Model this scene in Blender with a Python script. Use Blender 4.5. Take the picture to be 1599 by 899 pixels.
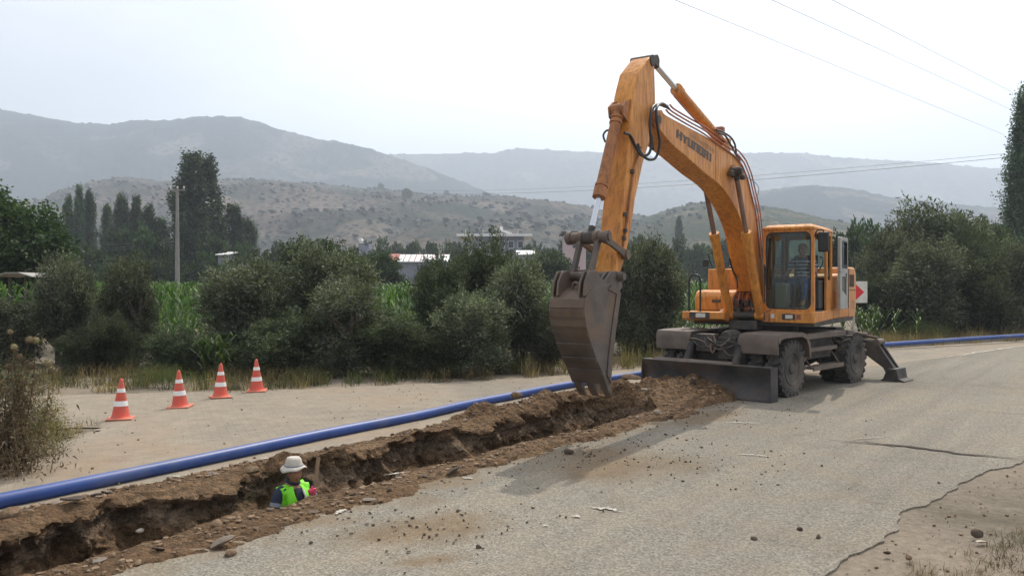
import bpy, bmesh, math, random
import numpy as np
from mathutils import Vector, Matrix, Euler
R = math.radians
for o in list(bpy.data.objects): bpy.data.objects.remove(o)
scene = bpy.context.scene
COL = scene.collection
random.seed(7)

# ------------------------------------------------------------ camera, sky, sun, exposure
CAMH, FPX, YH = 2.1, 1255.0, 445.0
cd = bpy.data.cameras.new('camera'); cam = bpy.data.objects.new('camera', cd); COL.objects.link(cam)
cd.sensor_width = 36; cd.lens = FPX/1599*36; cd.clip_start = .05; cd.clip_end = 30000
cam.location = (0, 0, CAMH); cam.rotation_euler = (R(90-.205), 0, 0)
scene.camera = cam
SUN_EL, SUN_AZ = R(52), R(25)
w = bpy.data.worlds.new('World'); scene.world = w; w.use_nodes = True
nt = w.node_tree; nt.nodes.clear()
def N(nt, t, **k):
    n = nt.nodes.new(t)
    for a, b in k.items():
        if a in n.inputs.keys() if isinstance(a, str) else False: n.inputs[a].default_value = b
        else: setattr(n, a, b)
    return n
wo = nt.nodes.new('ShaderNodeOutputWorld'); bg = nt.nodes.new('ShaderNodeBackground'); bg.inputs[1].default_value = .1
sk = nt.nodes.new('ShaderNodeTexSky'); sk.sky_type = 'NISHITA'; sk.sun_disc = False
sk.sun_elevation = SUN_EL; sk.sun_rotation = SUN_AZ; sk.dust_density = 4; sk.air_density = 1.0; sk.ozone_density = 1
tc = nt.nodes.new('ShaderNodeTexCoord'); mp = nt.nodes.new('ShaderNodeMapping'); mp.inputs['Scale'].default_value = (1, 1, 2.6)
nz = nt.nodes.new('ShaderNodeTexNoise'); nz.inputs['Scale'].default_value = 1.3; nz.inputs['Detail'].default_value = 5; nz.inputs['Roughness'].default_value = .5
cr = nt.nodes.new('ShaderNodeValToRGB'); cr.color_ramp.elements[0].position = .36; cr.color_ramp.elements[1].position = .66
cr.color_ramp.elements[0].color = (6.6, 6.7, 6.8, 1); cr.color_ramp.elements[1].color = (12.6, 12.5, 12.4, 1)
mx = nt.nodes.new('ShaderNodeMix'); mx.data_type = 'RGBA'; mx.inputs[0].default_value = .8
nt.links.new(tc.outputs['Generated'], mp.inputs[0]); nt.links.new(mp.outputs[0], nz.inputs[0]); nt.links.new(nz.outputs[0], cr.inputs[0])
nt.links.new(sk.outputs[0], mx.inputs[6]); nt.links.new(cr.outputs[0], mx.inputs[7])
# the veil is brighter round the sun behind it
dt = nt.nodes.new('ShaderNodeVectorMath'); dt.operation = 'DOT_PRODUCT'; nt.links.new(tc.outputs['Generated'], dt.inputs[0])
dt.inputs[1].default_value = (math.sin(SUN_AZ)*math.cos(SUN_EL), math.cos(SUN_AZ)*math.cos(SUN_EL), math.sin(SUN_EL))
m1 = nt.nodes.new('ShaderNodeMath'); m1.operation = 'MAXIMUM'; m1.inputs[1].default_value = 0; nt.links.new(dt.outputs['Value'], m1.inputs[0])
m2 = nt.nodes.new('ShaderNodeMath'); m2.operation = 'POWER'; m2.inputs[1].default_value = 3; nt.links.new(m1.outputs[0], m2.inputs[0])
m3 = nt.nodes.new('ShaderNodeMath'); m3.operation = 'MULTIPLY_ADD'; m3.inputs[1].default_value = 1.5; m3.inputs[2].default_value = 1; nt.links.new(m2.outputs[0], m3.inputs[0])
vs_ = nt.nodes.new('ShaderNodeVectorMath'); vs_.operation = 'SCALE'; nt.links.new(mx.outputs[2], vs_.inputs[0]); nt.links.new(m3.outputs[0], vs_.inputs['Scale'])
nt.links.new(vs_.outputs[0], bg.inputs[0]); nt.links.new(bg.outputs[0], wo.inputs[0])
sd = bpy.data.lights.new('sun', 'SUN'); sd.energy = 4.3; sd.angle = R(.6); sd.color = (1, .93, .82)
sun = bpy.data.objects.new('sun', sd); COL.objects.link(sun)
SUNV = Vector((math.sin(SUN_AZ)*math.cos(SUN_EL), math.cos(SUN_AZ)*math.cos(SUN_EL), math.sin(SUN_EL)))
sun.rotation_euler = SUNV.to_track_quat('Z', 'Y').to_euler()
scene.view_settings.view_transform = 'Standard'; scene.view_settings.look = 'None'
scene.view_settings.exposure = 0; scene.view_settings.gamma = 1
scene.cycles.volume_bounces = 1; scene.cycles.max_bounces = 8; scene.cycles.transparent_max_bounces = 16

# ------------------------------------------------------------ numpy noise
def _h(i, j, k, s):
    n = (i*374761393 + j*668265263 + k*2147483647*3 + s*974711) & 0xffffffff
    n = ((n ^ (n >> 13))*1274126177) & 0xffffffff
    return ((n ^ (n >> 16)) & 0xffff)/65535.0
def vnoise(x, y, z=0., s=0):
    x, y, z = np.broadcast_arrays(np.asarray(x, float), np.asarray(y, float), np.asarray(z, float))
    i, j, k = np.floor(x).astype(np.int64), np.floor(y).astype(np.int64), np.floor(z).astype(np.int64)
    fx, fy, fz = x-i, y-j, z-k
    fx, fy, fz = fx*fx*(3-2*fx), fy*fy*(3-2*fy), fz*fz*(3-2*fz)
    def c(a, b, d): return _h(i+a, j+b, k+d, s)
    def lx(b, d): return c(0, b, d)*(1-fx)+c(1, b, d)*fx
    return (lx(0, 0)*(1-fy)+lx(1, 0)*fy)*(1-fz)+(lx(0, 1)*(1-fy)+lx(1, 1)*fy)*fz
def fbm(x, y, z=0., o=4, s=0, g=.5):
    a, t, r = 1., 0., 0.
    for q in range(o):
        r = r+a*vnoise(np.asarray(x)*2**q, np.asarray(y)*2**q, np.asarray(z)*2**q, s+q*17); t += a; a *= g
    return r/t*2-1
def sst(a, b, x):
    t = np.clip((np.asarray(x, float)-a)/(b-a), 0, 1); return t*t*(3-2*t)

# ------------------------------------------------------------ object helpers
def tag(o, label=None, cat=None, group=None, kind=None):
    for k, v in (('label', label), ('category', cat), ('group', group), ('kind', kind)):
        if v: o[k] = v
    return o
def thing(name, label, cat, loc=(0, 0, 0), rz=0, group=None):
    o = bpy.data.objects.new(name, None); COL.objects.link(o); o.location = loc; o.rotation_euler = (0, 0, rz)
    o.empty_display_size = .2
    return tag(o, label, cat, group)
def link(name, me, mat=None, parent=None, smooth=None, bevel=0):
    if mat is not None:
        me.materials.clear(); me.materials.append(mat)
    o = bpy.data.objects.new(name, me); COL.objects.link(o)
    if parent is not None: o.parent = parent
    if smooth is not None and len(me.polygons):
        me.polygons.foreach_set('use_smooth', [True]*len(me.polygons))
        try: me.set_sharp_from_angle(angle=R(smooth))
        except Exception: pass
    if bevel:
        b = o.modifiers.new('bevel', 'BEVEL'); b.width = bevel; b.segments = 2; b.limit_method = 'ANGLE'; b.angle_limit = R(35)
        b.harden_normals = False
    return o
def npmesh(name, V, F):
    me = bpy.data.meshes.new(name); V = np.asarray(V, np.float32); F = np.asarray(F, np.int32)
    me.vertices.add(len(V)); me.vertices.foreach_set('co', V.ravel())
    n, k = F.shape
    me.loops.add(n*k); me.loops.foreach_set('vertex_index', F.ravel())
    me.polygons.add(n); me.polygons.foreach_set('loop_start', np.arange(0, n*k, k, dtype=np.int32))
    try: me.polygons.foreach_set('loop_total', np.full(n, k, np.int32))
    except Exception: pass
    me.update(calc_edges=True); me.validate()
    return me
class MB:
    """collects simple shapes into one mesh; M maps input coordinates to the thing's own"""
    def __init__(s, M=None): s.v = []; s.f = []; s.M = M
    def add(s, V, F):
        b = len(s.v)
        for p in V: s.v.append(s.M(p) if s.M else tuple(p))
        for f in F: s.f.append(tuple(b+i for i in f))
        return s
    def box(s, c, d, rot=None):
        x, y, z = [q/2 for q in d]; V = [Vector((a*x, b*y, e*z)) for a in (-1, 1) for b in (-1, 1) for e in (-1, 1)]
        if rot is not None: V = [rot @ q for q in V]
        return s.add([q+Vector(c) for q in V], [(0, 1, 3, 2), (4, 6, 7, 5), (0, 4, 5, 1), (2, 3, 7, 6), (0, 2, 6, 4), (1, 5, 7, 3)])
    def b2(s, a, b): # box by two corners
        return s.box([(p+q)/2 for p, q in zip(a, b)], [abs(p-q) for p, q in zip(a, b)])
    def prism(s, poly, a, b, ax=1): # poly in the two other axes, extruded along ax from a to b
        n = len(poly)
        def mk(p, t):
            q = list(p); q.insert(ax, t); return q
        V = [mk(p, a) for p in poly]+[mk(p, b) for p in poly]
        F = [tuple(range(n-1, -1, -1)), tuple(range(n, 2*n))]+[(i, (i+1) % n, n+(i+1) % n, n+i) for i in range(n)]
        return s.add(V, F)
    def ring(s, outer, inner, a, b, ax=0): # plate with a hole; loops of equal count
        n = len(outer)
        def mk(p, t):
            q = list(p); q.insert(ax, t); return q
        V = [mk(p, a) for p in outer]+[mk(p, a) for p in inner]+[mk(p, b) for p in outer]+[mk(p, b) for p in inner]
        F = []
        for i in range(n):
            j = (i+1) % n
            F += [(i, j, n+j, n+i), (2*n+i, 3*n+i, 3*n+j, 2*n+j), (i, 2*n+i, 2*n+j, j), (n+i, n+j, 3*n+j, 3*n+i)]
        return s.add(V, F)
    def tube(s, pts, r, n=10, cap=True):
        P = [Vector(p) for p in pts]; m = len(P); rr = r if isinstance(r, (list, tuple)) else [r]*m
        V = []; up = None
        for i, p in enumerate(P):
            t = (P[min(i+1, m-1)]-P[max(i-1, 0)]).normalized()
            if up is None: up = t.orthogonal().normalized()
            up = (up-t*up.dot(t)); up = up.normalized() if up.length > 1e-6 else t.orthogonal().normalized()
            sd_ = t.cross(up)
            for k in range(n):
                a = 2*math.pi*k/n; V.append(p+(up*math.cos(a)+sd_*math.sin(a))*rr[i])
        F = [(i*n+k, i*n+(k+1) % n, (i+1)*n+(k+1) % n, (i+1)*n+k) for i in range(m-1) for k in range(n)]
        if cap: F += [tuple(range(n-1, -1, -1)), tuple(range((m-1)*n, m*n))]
        return s.add(V, F)
    def lathe(s, prof, c, axis=(0, 0, 1), n=24, closed=False): # prof: (radius, along)
        A = Vector(axis).normalized(); U = A.orthogonal().normalized(); W = A.cross(U); c = Vector(c); V = []
        for r, t in prof:
            for k in range(n):
                a = 2*math.pi*k/n; V.append(c+A*t+(U*math.cos(a)+W*math.sin(a))*r)
        m = len(prof)
        F = [(i*n+k, i*n+(k+1) % n, ((i+1) % m)*n+(k+1) % n, ((i+1) % m)*n+k) for i in range(m if closed else m-1) for k in range(n)]
        if not closed: F += [tuple(range(n-1, -1, -1)), tuple(range((m-1)*n, m*n))]
        return s.add(V, F)
    def build(s, name, mat, parent=None, smooth=35, bevel=0):
        me = bpy.data.meshes.new(name); me.from_pydata([tuple(p) for p in s.v], [], s.f); me.update()
        bm = bmesh.new(); bm.from_mesh(me); bmesh.ops.recalc_face_normals(bm, faces=bm.faces); bm.to_mesh(me); bm.free()
        return link(name, me, mat, parent, smooth, bevel)
def smoothpath(pts, k=6):
    P = [Vector(p) for p in pts]; P = [P[0]*2-P[1]]+P+[P[-1]*2-P[-2]]; out = []
    for i in range(1, len(P)-2):
        a, b, c, d = P[i-1:i+3]
        for q in range(k):
            t = q/k; out.append(.5*((2*b)+(c-a)*t+(2*a-5*b+4*c-d)*t*t+(3*b-a-3*c+d)*t**3))
    out.append(P[-2]); return out
def kids(o): return list(o.children)
def copy_tree(o, parent=None):
    c = o.copy(); COL.objects.link(c); c.parent = parent
    for ch in kids(o): copy_tree(ch, c)
    return c

# ------------------------------------------------------------ materials
def newmat(name):
    m = bpy.data.materials.new(name); m.use_nodes = True; nt = m.node_tree; b = nt.nodes['Principled BSDF']; return m, nt, b
def sset(b, k, v):
    if k in b.inputs: b.inputs[k].default_value = v
def ramp(nt, src, stops):
    r = nt.nodes.new('ShaderNodeValToRGB'); e = r.color_ramp.elements
    while len(e) < len(stops): e.new(.5)
    for q, (p, c) in zip(e, stops): q.position = p; q.color = (*c, 1) if len(c) == 3 else c
    nt.links.new(src, r.inputs[0]); return r.outputs[0]
def noise(nt, vec, scale, detail=4, rough=.55, dist=0):
    n = nt.nodes.new('ShaderNodeTexNoise'); n.inputs['Scale'].default_value = scale; n.inputs['Detail'].default_value = detail
    n.inputs['Roughness'].default_value = rough; n.inputs['Distortion'].default_value = dist
    nt.links.new(vec, n.inputs['Vector']); return n.outputs[0]
def mixc(nt, fac, a, b, mode='MIX'):
    m = nt.nodes.new('ShaderNodeMix'); m.data_type = 'RGBA'; m.blend_type = mode
    for s, v in ((0, fac), (6, a), (7, b)):
        if isinstance(v, (int, float)): m.inputs[s].default_value = v
        elif isinstance(v, tuple): m.inputs[s].default_value = (*v, 1)
        else: nt.links.new(v, m.inputs[s])
    return m.outputs[2]
def math_(nt, op, a, b=None, c=None):
    m = nt.nodes.new('ShaderNodeMath'); m.operation = op
    for i, v in enumerate((a, b, c)):
        if v is None: continue
        if isinstance(v, (int, float)): m.inputs[i].default_value = v
        else: nt.links.new(v, m.inputs[i])
    return m.outputs[0]
def bump(nt, b, h, strength=.5, dist=.01):
    n = nt.nodes.new('ShaderNodeBump'); n.inputs['Strength'].default_value = strength; n.inputs['Distance'].default_value = dist
    nt.links.new(h, n.inputs['Height']); nt.links.new(n.outputs[0], b.inputs['Normal'])
def coords(nt, kind='Object'):
    return nt.nodes.new('ShaderNodeTexCoord').outputs[kind]
def mat_plain(name, c, rough=.6, metal=0, var=.15, scale=6, bmp=.15, dirt=None, dirtamt=.5):
    m, nt, b = newmat(name); v = coords(nt)
    n = noise(nt, v, scale, 5)
    col = ramp(nt, n, [(.3, tuple(x*(1-var) for x in c)), (.7, tuple(min(1, x*(1+var)) for x in c))])
    if dirt:
        d = noise(nt, v, scale*.35, 8, .68, .6)
        f = ramp(nt, d, [(.62-.3*dirtamt, (0, 0, 0)), (.78-.2*dirtamt, (1, 1, 1))])
        col = mixc(nt, f, col, dirt)
    nt.links.new(col, b.inputs['Base Color']); b.inputs['Roughness'].default_value = rough; b.inputs['Metallic'].default_value = metal
    if bmp: bump(nt, b, noise(nt, v, scale*6, 4), bmp, .01)
    return m
def mat_paint(name, c, c2, rust, rough=.42, rustamt=.35):
    m, nt, b = newmat(name); v = coords(nt)
    n1 = noise(nt, v, 1.3, 5, .6)
    col = ramp(nt, n1, [(.3, c2), (.62, c)])
    sc = nt.nodes.new('ShaderNodeMapping'); sc.inputs['Scale'].default_value = (5, 5, .9); nt.links.new(v, sc.inputs[0])
    st = noise(nt, sc.outputs[0], 3, 7, .7, .3)
    col = mixc(nt, ramp(nt, st, [(.46, (0, 0, 0)), (.74, (.85, .85, .85))]), col, rust)
    sp = noise(nt, v, 16, 6, .75)
    col = mixc(nt, ramp(nt, sp, [(.62-.1*rustamt, (0, 0, 0)), (.72, (1, 1, 1))]), col, rust)
    nt.links.new(col, b.inputs['Base Color'])
    ge = nt.nodes.new('ShaderNodeNewGeometry'); sx = nt.nodes.new('ShaderNodeSeparateXYZ'); nt.links.new(ge.outputs['Normal'], sx.inputs[0])
    du = math_(nt, 'MULTIPLY', ramp(nt, sx.outputs['Z'], [(.55, (0,)*3), (.95, (.55,)*3)]), ramp(nt, n1, [(.3, (.5,)*3), (.6, (1,)*3)])); col = mixc(nt, du, col, (.42, .33, .23))
    lg = noise(nt, v, 4.5, 6, .75); col = mixc(nt, ramp(nt, lg, [(.56, (0,)*3), (.7, (.3,)*3)]), col, (.3, .19, .11))
    rr = ramp(nt, st, [(.4, (rough,)*3), (.8, (.8,)*3)]); nt.links.new(rr, b.inputs['Roughness'])
    bump(nt, b, sp, .12, .01); return m
def mat_leaf(name, c1, c2, c3=None, trans=.35, rough=.55, spec=.3):
    m, nt, b = newmat(name)
    g = nt.nodes.new('ShaderNodeNewGeometry')
    oi = nt.nodes.new('ShaderNodeObjectInfo')
    st = [(0, c1), (.7, c2)]+([(1, c3)] if c3 else [])
    col = ramp(nt, g.outputs['Random Per Island'], st)
    hv = nt.nodes.new('ShaderNodeHueSaturation'); nt.links.new(col, hv.inputs['Color'])
    nt.links.new(math_(nt, 'MULTIPLY_ADD', oi.outputs['Random'], .7, .66), hv.inputs['Value'])
    nt.links.new(math_(nt, 'MULTIPLY_ADD', oi.outputs['Random'], .04, .48), hv.inputs['Hue'])
    v = coords(nt)
    cl = noise(nt, v, 1.1, 3); col = mixc(nt, 1.0, hv.outputs[0], ramp(nt, cl, [(.32, (.55, .58, .55)), (.68, (1.45, 1.42, 1.35))]), 'MULTIPLY')
    nt.links.new(col, b.inputs['Base Color']); b.inputs['Roughness'].default_value = rough; sset(b, 'Specular IOR Level', spec)
    tr = nt.nodes.new('ShaderNodeBsdfTranslucent'); nt.links.new(mixc(nt, 1., col, (1.3, 1.5, .7), 'MULTIPLY'), tr.inputs[0])
    ms = nt.nodes.new('ShaderNodeMixShader'); ms.inputs[0].default_value = trans
    out = nt.nodes['Material Output']
    nt.links.new(b.outputs[0], ms.inputs[1]); nt.links.new(tr.outputs[0], ms.inputs[2]); nt.links.new(ms.outputs[0], out.inputs[0]); return m
def mat_glass(name, tint=(.72, .8, .78)):
    m, nt, b = newmat(name); nt.nodes.remove(b); out = nt.nodes['Material Output']
    t = nt.nodes.new('ShaderNodeBsdfTransparent'); t.inputs[0].default_value = (*tint, 1)
    g = nt.nodes.new('ShaderNodeBsdfGlossy'); g.inputs['Roughness'].default_value = .04
    df = nt.nodes.new('ShaderNodeBsdfDiffuse'); df.inputs[0].default_value = (.35, .34, .3, 1)
    fr = nt.nodes.new('ShaderNodeFresnel'); fr.inputs[0].default_value = 1.5
    m1 = nt.nodes.new('ShaderNodeMixShader'); m1.inputs[0].default_value = .02
    nt.links.new(t.outputs[0], m1.inputs[1]); nt.links.new(df.outputs[0], m1.inputs[2])
    m2 = nt.nodes.new('ShaderNodeMixShader'); nt.links.new(fr.outputs[0], m2.inputs[0]); nt.links.new(m1.outputs[0], m2.inputs[1]); nt.links.new(g.outputs[0], m2.inputs[2])
    nt.links.new(m2.outputs[0], out.inputs[0]); return m
def mat_ground(name, kind):
    m, nt, b = newmat(name); v = coords(nt); b.inputs['Roughness'].default_value = .95; sset(b, 'Specular IOR Level', .15)
    if kind == 'asphalt':
        big = noise(nt, v, .22, 6, .6, .4); mid = noise(nt, v, 1.6, 6, .65)
        col = ramp(nt, big, [(.3, (.19, .174, .145)), (.55, (.218, .2, .168)), (.75, (.238, .214, .174))])
        vo = nt.nodes.new('ShaderNodeTexVoronoi'); vo.inputs['Scale'].default_value = 62; nt.links.new(v, vo.inputs['Vector'])
        ch = ramp(nt, vo.outputs['Color'], [(.12, (.5, .5, .5)), (.5, (.95, .95, .93)), (.88, (1.5, 1.5, 1.46))])
        col = mixc(nt, .75, col, ch, 'MULTIPLY')
        col = mixc(nt, ramp(nt, mid, [(.45, (0, 0, 0)), (.75, (.5, .5, .5))]), col, (.25, .2, .145))
        # two brown soil stains of their own shape on the surfacing
        def spot(cx, cy, rx, ry, rz):
            mp = nt.nodes.new('ShaderNodeMapping'); mp.vector_type = 'TEXTURE'; mp.inputs['Location'].default_value = (cx, cy, 0)
            mp.inputs['Rotation'].default_value = (0, 0, rz); mp.inputs['Scale'].default_value = (rx, ry, 50)
            nt.links.new(v, mp.inputs[0]); ln = nt.nodes.new('ShaderNodeVectorMath'); ln.operation = 'LENGTH'; nt.links.new(mp.outputs[0], ln.inputs[0])
            return ln.outputs['Value']
        f = None
        for a in ((1.15, 9.15, 1.25, .8, .45), (-.75, 6.8, .85, .5, .5), (-.65, 6.05, .35, .16, .3), (3.0, 12.6, 1.3, .45, .8), (1.05, 9.85, .9, .5, .7)):
            d = math_(nt, 'ADD', spot(*a), math_(nt, 'MULTIPLY', math_(nt, 'SUBTRACT', mid, .5), 1.8))
            d = math_(nt, 'SUBTRACT', 1.05, d); f = d if f is None else math_(nt, 'MAXIMUM', f, d)
        dn = nt.nodes.new('ShaderNodeVectorMath'); dn.operation = 'DOT_PRODUCT'; nt.links.new(v, dn.inputs[0]); dn.inputs[1].default_value = (.7848, -.6198, 0)
        e_ = math_(nt, 'MULTIPLY_ADD', dn.outputs['Value'], -1.1, -6.05); e_ = math_(nt, 'ADD', e_, math_(nt, 'MULTIPLY', math_(nt, 'SUBTRACT', mid, .45), 2.2)); f = math_(nt, 'MAXIMUM', f, e_)
        fine = noise(nt, v, 22, 4, .7)
        f = math_(nt, 'MULTIPLY', ramp(nt, f, [(.0, (0, 0, 0)), (.7, (1, 1, 1))]), ramp(nt, fine, [(.32, (.3,)*3), (.52, (1,)*3)]))
        col = mixc(nt, f, col, (.17, .125, .08))
        mp2 = nt.nodes.new('ShaderNodeMapping'); mp2.vector_type = 'TEXTURE'; mp2.inputs['Rotation'].default_value = (0, 0, R(51.7)); mp2.inputs['Scale'].default_value = (14, .62, 1); nt.links.new(v, mp2.inputs[0])
        col = mixc(nt, .8, col, ramp(nt, noise(nt, mp2.outputs[0], 1.0, 4, .6), [(.3, (.78, .77, .77)), (.5, (1, 1, 1)), (.7, (1.16, 1.13, 1.08))]), 'MULTIPLY')
        pt = noise(nt, v, .75, 4, .55, 1.0); col = mixc(nt, ramp(nt, pt, [(.56, (0, 0, 0)), (.66, (.55,)*3)]), col, mixc(nt, 1., col, (.78, .77, .76), 'MULTIPLY'))
        bump(nt, b, math_(nt, 'ADD', vo.outputs['Distance'], noise(nt, v, 30, 5)), .45, .012)
    elif kind == 'soil':
        a = noise(nt, v, .8, 6, .6); f = noise(nt, v, 9, 7, .7)
        sp = nt.nodes.new('ShaderNodeSeparateXYZ'); nt.links.new(v, sp.inputs[0])
        col = ramp(nt, a, [(.3, (.135, .083, .046)), (.5, (.20, .125, .07)), (.7, (.27, .18, .105))])
        lay = ramp(nt, math_(nt, 'ADD', sp.outputs['Z'], math_(nt, 'MULTIPLY', f, .14)), [(0, (.5, .5, .5)), (1, (1, 1, 1))])
        # old road base: a greyer stony layer just below the surface
        z = math_(nt, 'ADD', sp.outputs['Z'], math_(nt, 'MULTIPLY', math_(nt, 'SUBTRACT', a, .5), .3))
        g = ramp(nt, math_(nt, 'MULTIPLY_ADD', z, 1.6, .5), [(.02, (0, 0, 0)), (.22, (1, 1, 1)), (.4, (1, 1, 1)), (.47, (0, 0, 0))])
        col = mixc(nt, math_(nt, 'MULTIPLY', g, .55), col, (.2, .155, .115))
        col = mixc(nt, .8, col, ramp(nt, f, [(.3, (.55, .55, .55)), (.5, (1, 1, 1)), (.72, (1.5, 1.45, 1.4))]), 'MULTIPLY')
        vc = nt.nodes.new('ShaderNodeTexVoronoi'); vc.inputs['Scale'].default_value = 16; nt.links.new(v, vc.inputs['Vector'])
        vd = nt.nodes.new('ShaderNodeTexVoronoi'); vd.inputs['Scale'].default_value = 38; nt.links.new(v, vd.inputs['Vector'])
        col = mixc(nt, .55, col, ramp(nt, vc.outputs['Color'], [(.2, (.62,)*3), (.5, (1,)*3), (.85, (1.35, 1.32, 1.28))]), 'MULTIPLY')
        hh = math_(nt, 'ADD', math_(nt, 'MULTIPLY', vc.outputs['Distance'], -1.2), math_(nt, 'MULTIPLY', vd.outputs['Distance'], -.5))
        bump(nt, b, math_(nt, 'ADD', hh, math_(nt, 'ADD', f, noise(nt, v, 40, 5, .7))), 1.0, .06)
    elif kind == 'dust':
        a = noise(nt, v, .35, 6, .6, .5); f = noise(nt, v, 3.5, 6, .7); g = noise(nt, v, 45, 4, .7)
        col = ramp(nt, a, [(.3, (.25, .225, .185)), (.5, (.29, .25, .198)), (.72, (.29, .222, .16))])
        # dusty block paving: courses show faintly through the dirt
        mp = nt.nodes.new('ShaderNodeMapping'); mp.inputs['Rotation'].default_value = (0, 0, R(-24)); nt.links.new(v, mp.inputs[0])
        br = nt.nodes.new('ShaderNodeTexBrick'); br.inputs['Scale'].default_value = 1; br.inputs['Brick Width'].default_value = .24; br.inputs['Row Height'].default_value = .12
        br.inputs['Mortar Size'].default_value = .009; br.inputs['Mortar Smooth'].default_value = .6
        br.inputs[1].default_value = (1.05, 1.05, 1.05, 1); br.inputs[2].default_value = (.9, .9, .91, 1); br.inputs[3].default_value = (.62, .6, .56, 1)
        nt.links.new(mp.outputs[0], br.inputs[0])
        col = mixc(nt, ramp(nt, a, [(.35, (.85,)*3), (.6, (.15,)*3)]), col, mixc(nt, 1., col, br.outputs[0], 'MULTIPLY'))
        col = mixc(nt, .7, col, ramp(nt, f, [(.3, (.78, .77, .75)), (.7, (1.15, 1.15, 1.14))]), 'MULTIPLY')
        col = mixc(nt, .55, col, ramp(nt, g, [(.35, (.7, .68, .66)), (.7, (1.2, 1.2, 1.2))]), 'MULTIPLY')
        bump(nt, b, math_(nt, 'ADD', f, g), .4, .012)
    elif kind == 'verge':
        a = noise(nt, v, .5, 6, .65, .4); f = noise(nt, v, 12, 6, .75)
        col = ramp(nt, a, [(.28, (.11, .095, .07)), (.48, (.195, .165, .13)), (.7, (.245, .20, .155))])
        col = mixc(nt, .8, col, ramp(nt, f, [(.3, (.6, .6, .58)), (.7, (1.35, 1.33, 1.3))]), 'MULTIPLY')
        bump(nt, b, f, .7, .03)
    nt.links.new(col, b.inputs['Base Color']); return m
def mat_hill(name, dry, dark, green, sc, patch=.5, roads=0):
    m, nt, b = newmat(name); v = coords(nt); b.inputs['Roughness'].default_value = 1; sset(b, 'Specular IOR Level', 0)
    a = noise(nt, v, 1/(sc*9), 5, .6, .6); f = noise(nt, v, 1/sc, 6, .75)
    big = noise(nt, v, 1/(sc*34), 4, .6, .8); a = math_(nt, 'ADD', math_(nt, 'MULTIPLY', a, .5), math_(nt, 'MULTIPLY', big, .5))
    col = ramp(nt, a, [(patch-.06, green), (patch+.01, mixavg(green, dry)), (patch+.06, dry)])
    fld = noise(nt, v, 1/(sc*16), 1, .4, 1.5); col = mixc(nt, ramp(nt, fld, [(.60, (0,)*3), (.64, (.5,)*3)]), col, tuple(min(1, x*1.5) for x in dry))
    vo = nt.nodes.new('ShaderNodeTexVoronoi'); vo.inputs['Scale'].default_value = 1/(sc*.8); nt.links.new(v, vo.inputs['Vector'])
    dt = math_(nt, 'ADD', vo.outputs['Distance'], math_(nt, 'MULTIPLY', math_(nt, 'SUBTRACT', f, .5), .9))
    col = mixc(nt, ramp(nt, dt, [(.28, (1,)*3), (.45, (0,)*3)]), col, dark)
    col = mixc(nt, ramp(nt, f, [(.5, (0,)*3), (.62, (.8,)*3)]), col, dark)
    nt.links.new(col, b.inputs['Base Color']); return m
def mixavg(a, b): return tuple((x+y)/2 for x, y in zip(a, b))

M = {}
M['orange'] = mat_paint('orange_paint', (.70, .29, .045), (.55, .20, .035), (.19, .075, .03), .42)
M['orange_worn'] = mat_paint('worn_orange_paint', (.44, .175, .05), (.3, .11, .04), (.10, .05, .03), .6, 1.0)
M['orange_pale'] = mat_paint('sunfaded_orange_paint', (.66, .32, .12), (.58, .24, .07), (.3, .12, .05), .5)
M['steel'] = mat_plain('worn_bucket_steel', (.115, .095, .085), .6, .35, .35, 3, .3, (.2, .13, .08), .5)
M['grime'] = mat_plain('grimy_dark_steel', (.05, .044, .042), .7, .1, .35, 4, .3, (.13, .1, .075), .55)
M['dusty'] = mat_plain('dusty_mudguard_steel', (.125, .1, .085), .75, .1, .3, 3, .2, (.17, .13, .1), .6)
M['blade'] = mat_plain('blade_steel', (.06, .058, .06), .55, .4, .45, 2, .2, (.15, .105, .075), .75)
M['black'] = mat_plain('black_rubber_hose', (.02, .02, .022), .45, 0, .2, 8, .1)
M['tyre'] = mat_plain('dusty_tyre_rubber', (.035, .034, .033), .85, 0, .3, 5, .3, (.13, .11, .09), .65)
M['rim'] = mat_plain('wheel_rim_paint', (.07, .06, .052), .7, .1, .3, 6, .2, (.16, .12, .09), .5)
M['dullrod'] = mat_plain('dull_oily_rod', (.3, .2, .16), .35, .7, .2, 4, 0, (.2, .1, .06), .4)
M['chrome'] = mat_plain('chrome_rod', (.62, .64, .68), .22, .9, .06, 3, 0)
M['rustpipe'] = mat_plain('dull_red_pipe', (.33, .12, .07), .5, .1, .25, 6, .1, (.15, .07, .04), .4)
M['glass'] = mat_glass('cab_glass')
M['doorgrey'] = mat_plain('grey_door_lining', (.36, .36, .34), .6, 0, .12, 5, .1, (.25, .22, .18), .3)
M['cabin'] = mat_plain('dark_cab_lining', (.045, .045, .045), .8, 0, .2, 6, .1)
M['seat'] = mat_plain('worn_seat_cloth', (.08, .08, .085), .9, 0, .25, 12, .2)
M['lamp'] = mat_plain('lamp_lens', (.6, .58, .52), .2, 0, .1, 20, 0)
M['decal'] = mat_plain('faded_black_decal', (.09, .06, .045), .6, 0, .3, 20, 0)
M['decal2'] = mat_plain('very_faded_decal', (.33, .16, .065), .6, 0, .25, 20, 0)
M['white'] = mat_plain('dusty_white', (.62, .6, .56), .7, 0, .1, 8, .05, (.4, .35, .28), .25)
M['green_rail'] = mat_plain('dark_green_rail', (.02, .035, .028), .5, .1, .1, 8, 0)
M['pipe'] = mat_plain('blue_plastic_pipe', (.018, .058, .24), .45, 0, .15, 2, .04, (.09, .11, .2), .3)
M['cone'] = mat_plain('red_orange_cone', (.66, .08, .045), .55, 0, .15, 5, .05, (.38, .14, .1), .65)
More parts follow.
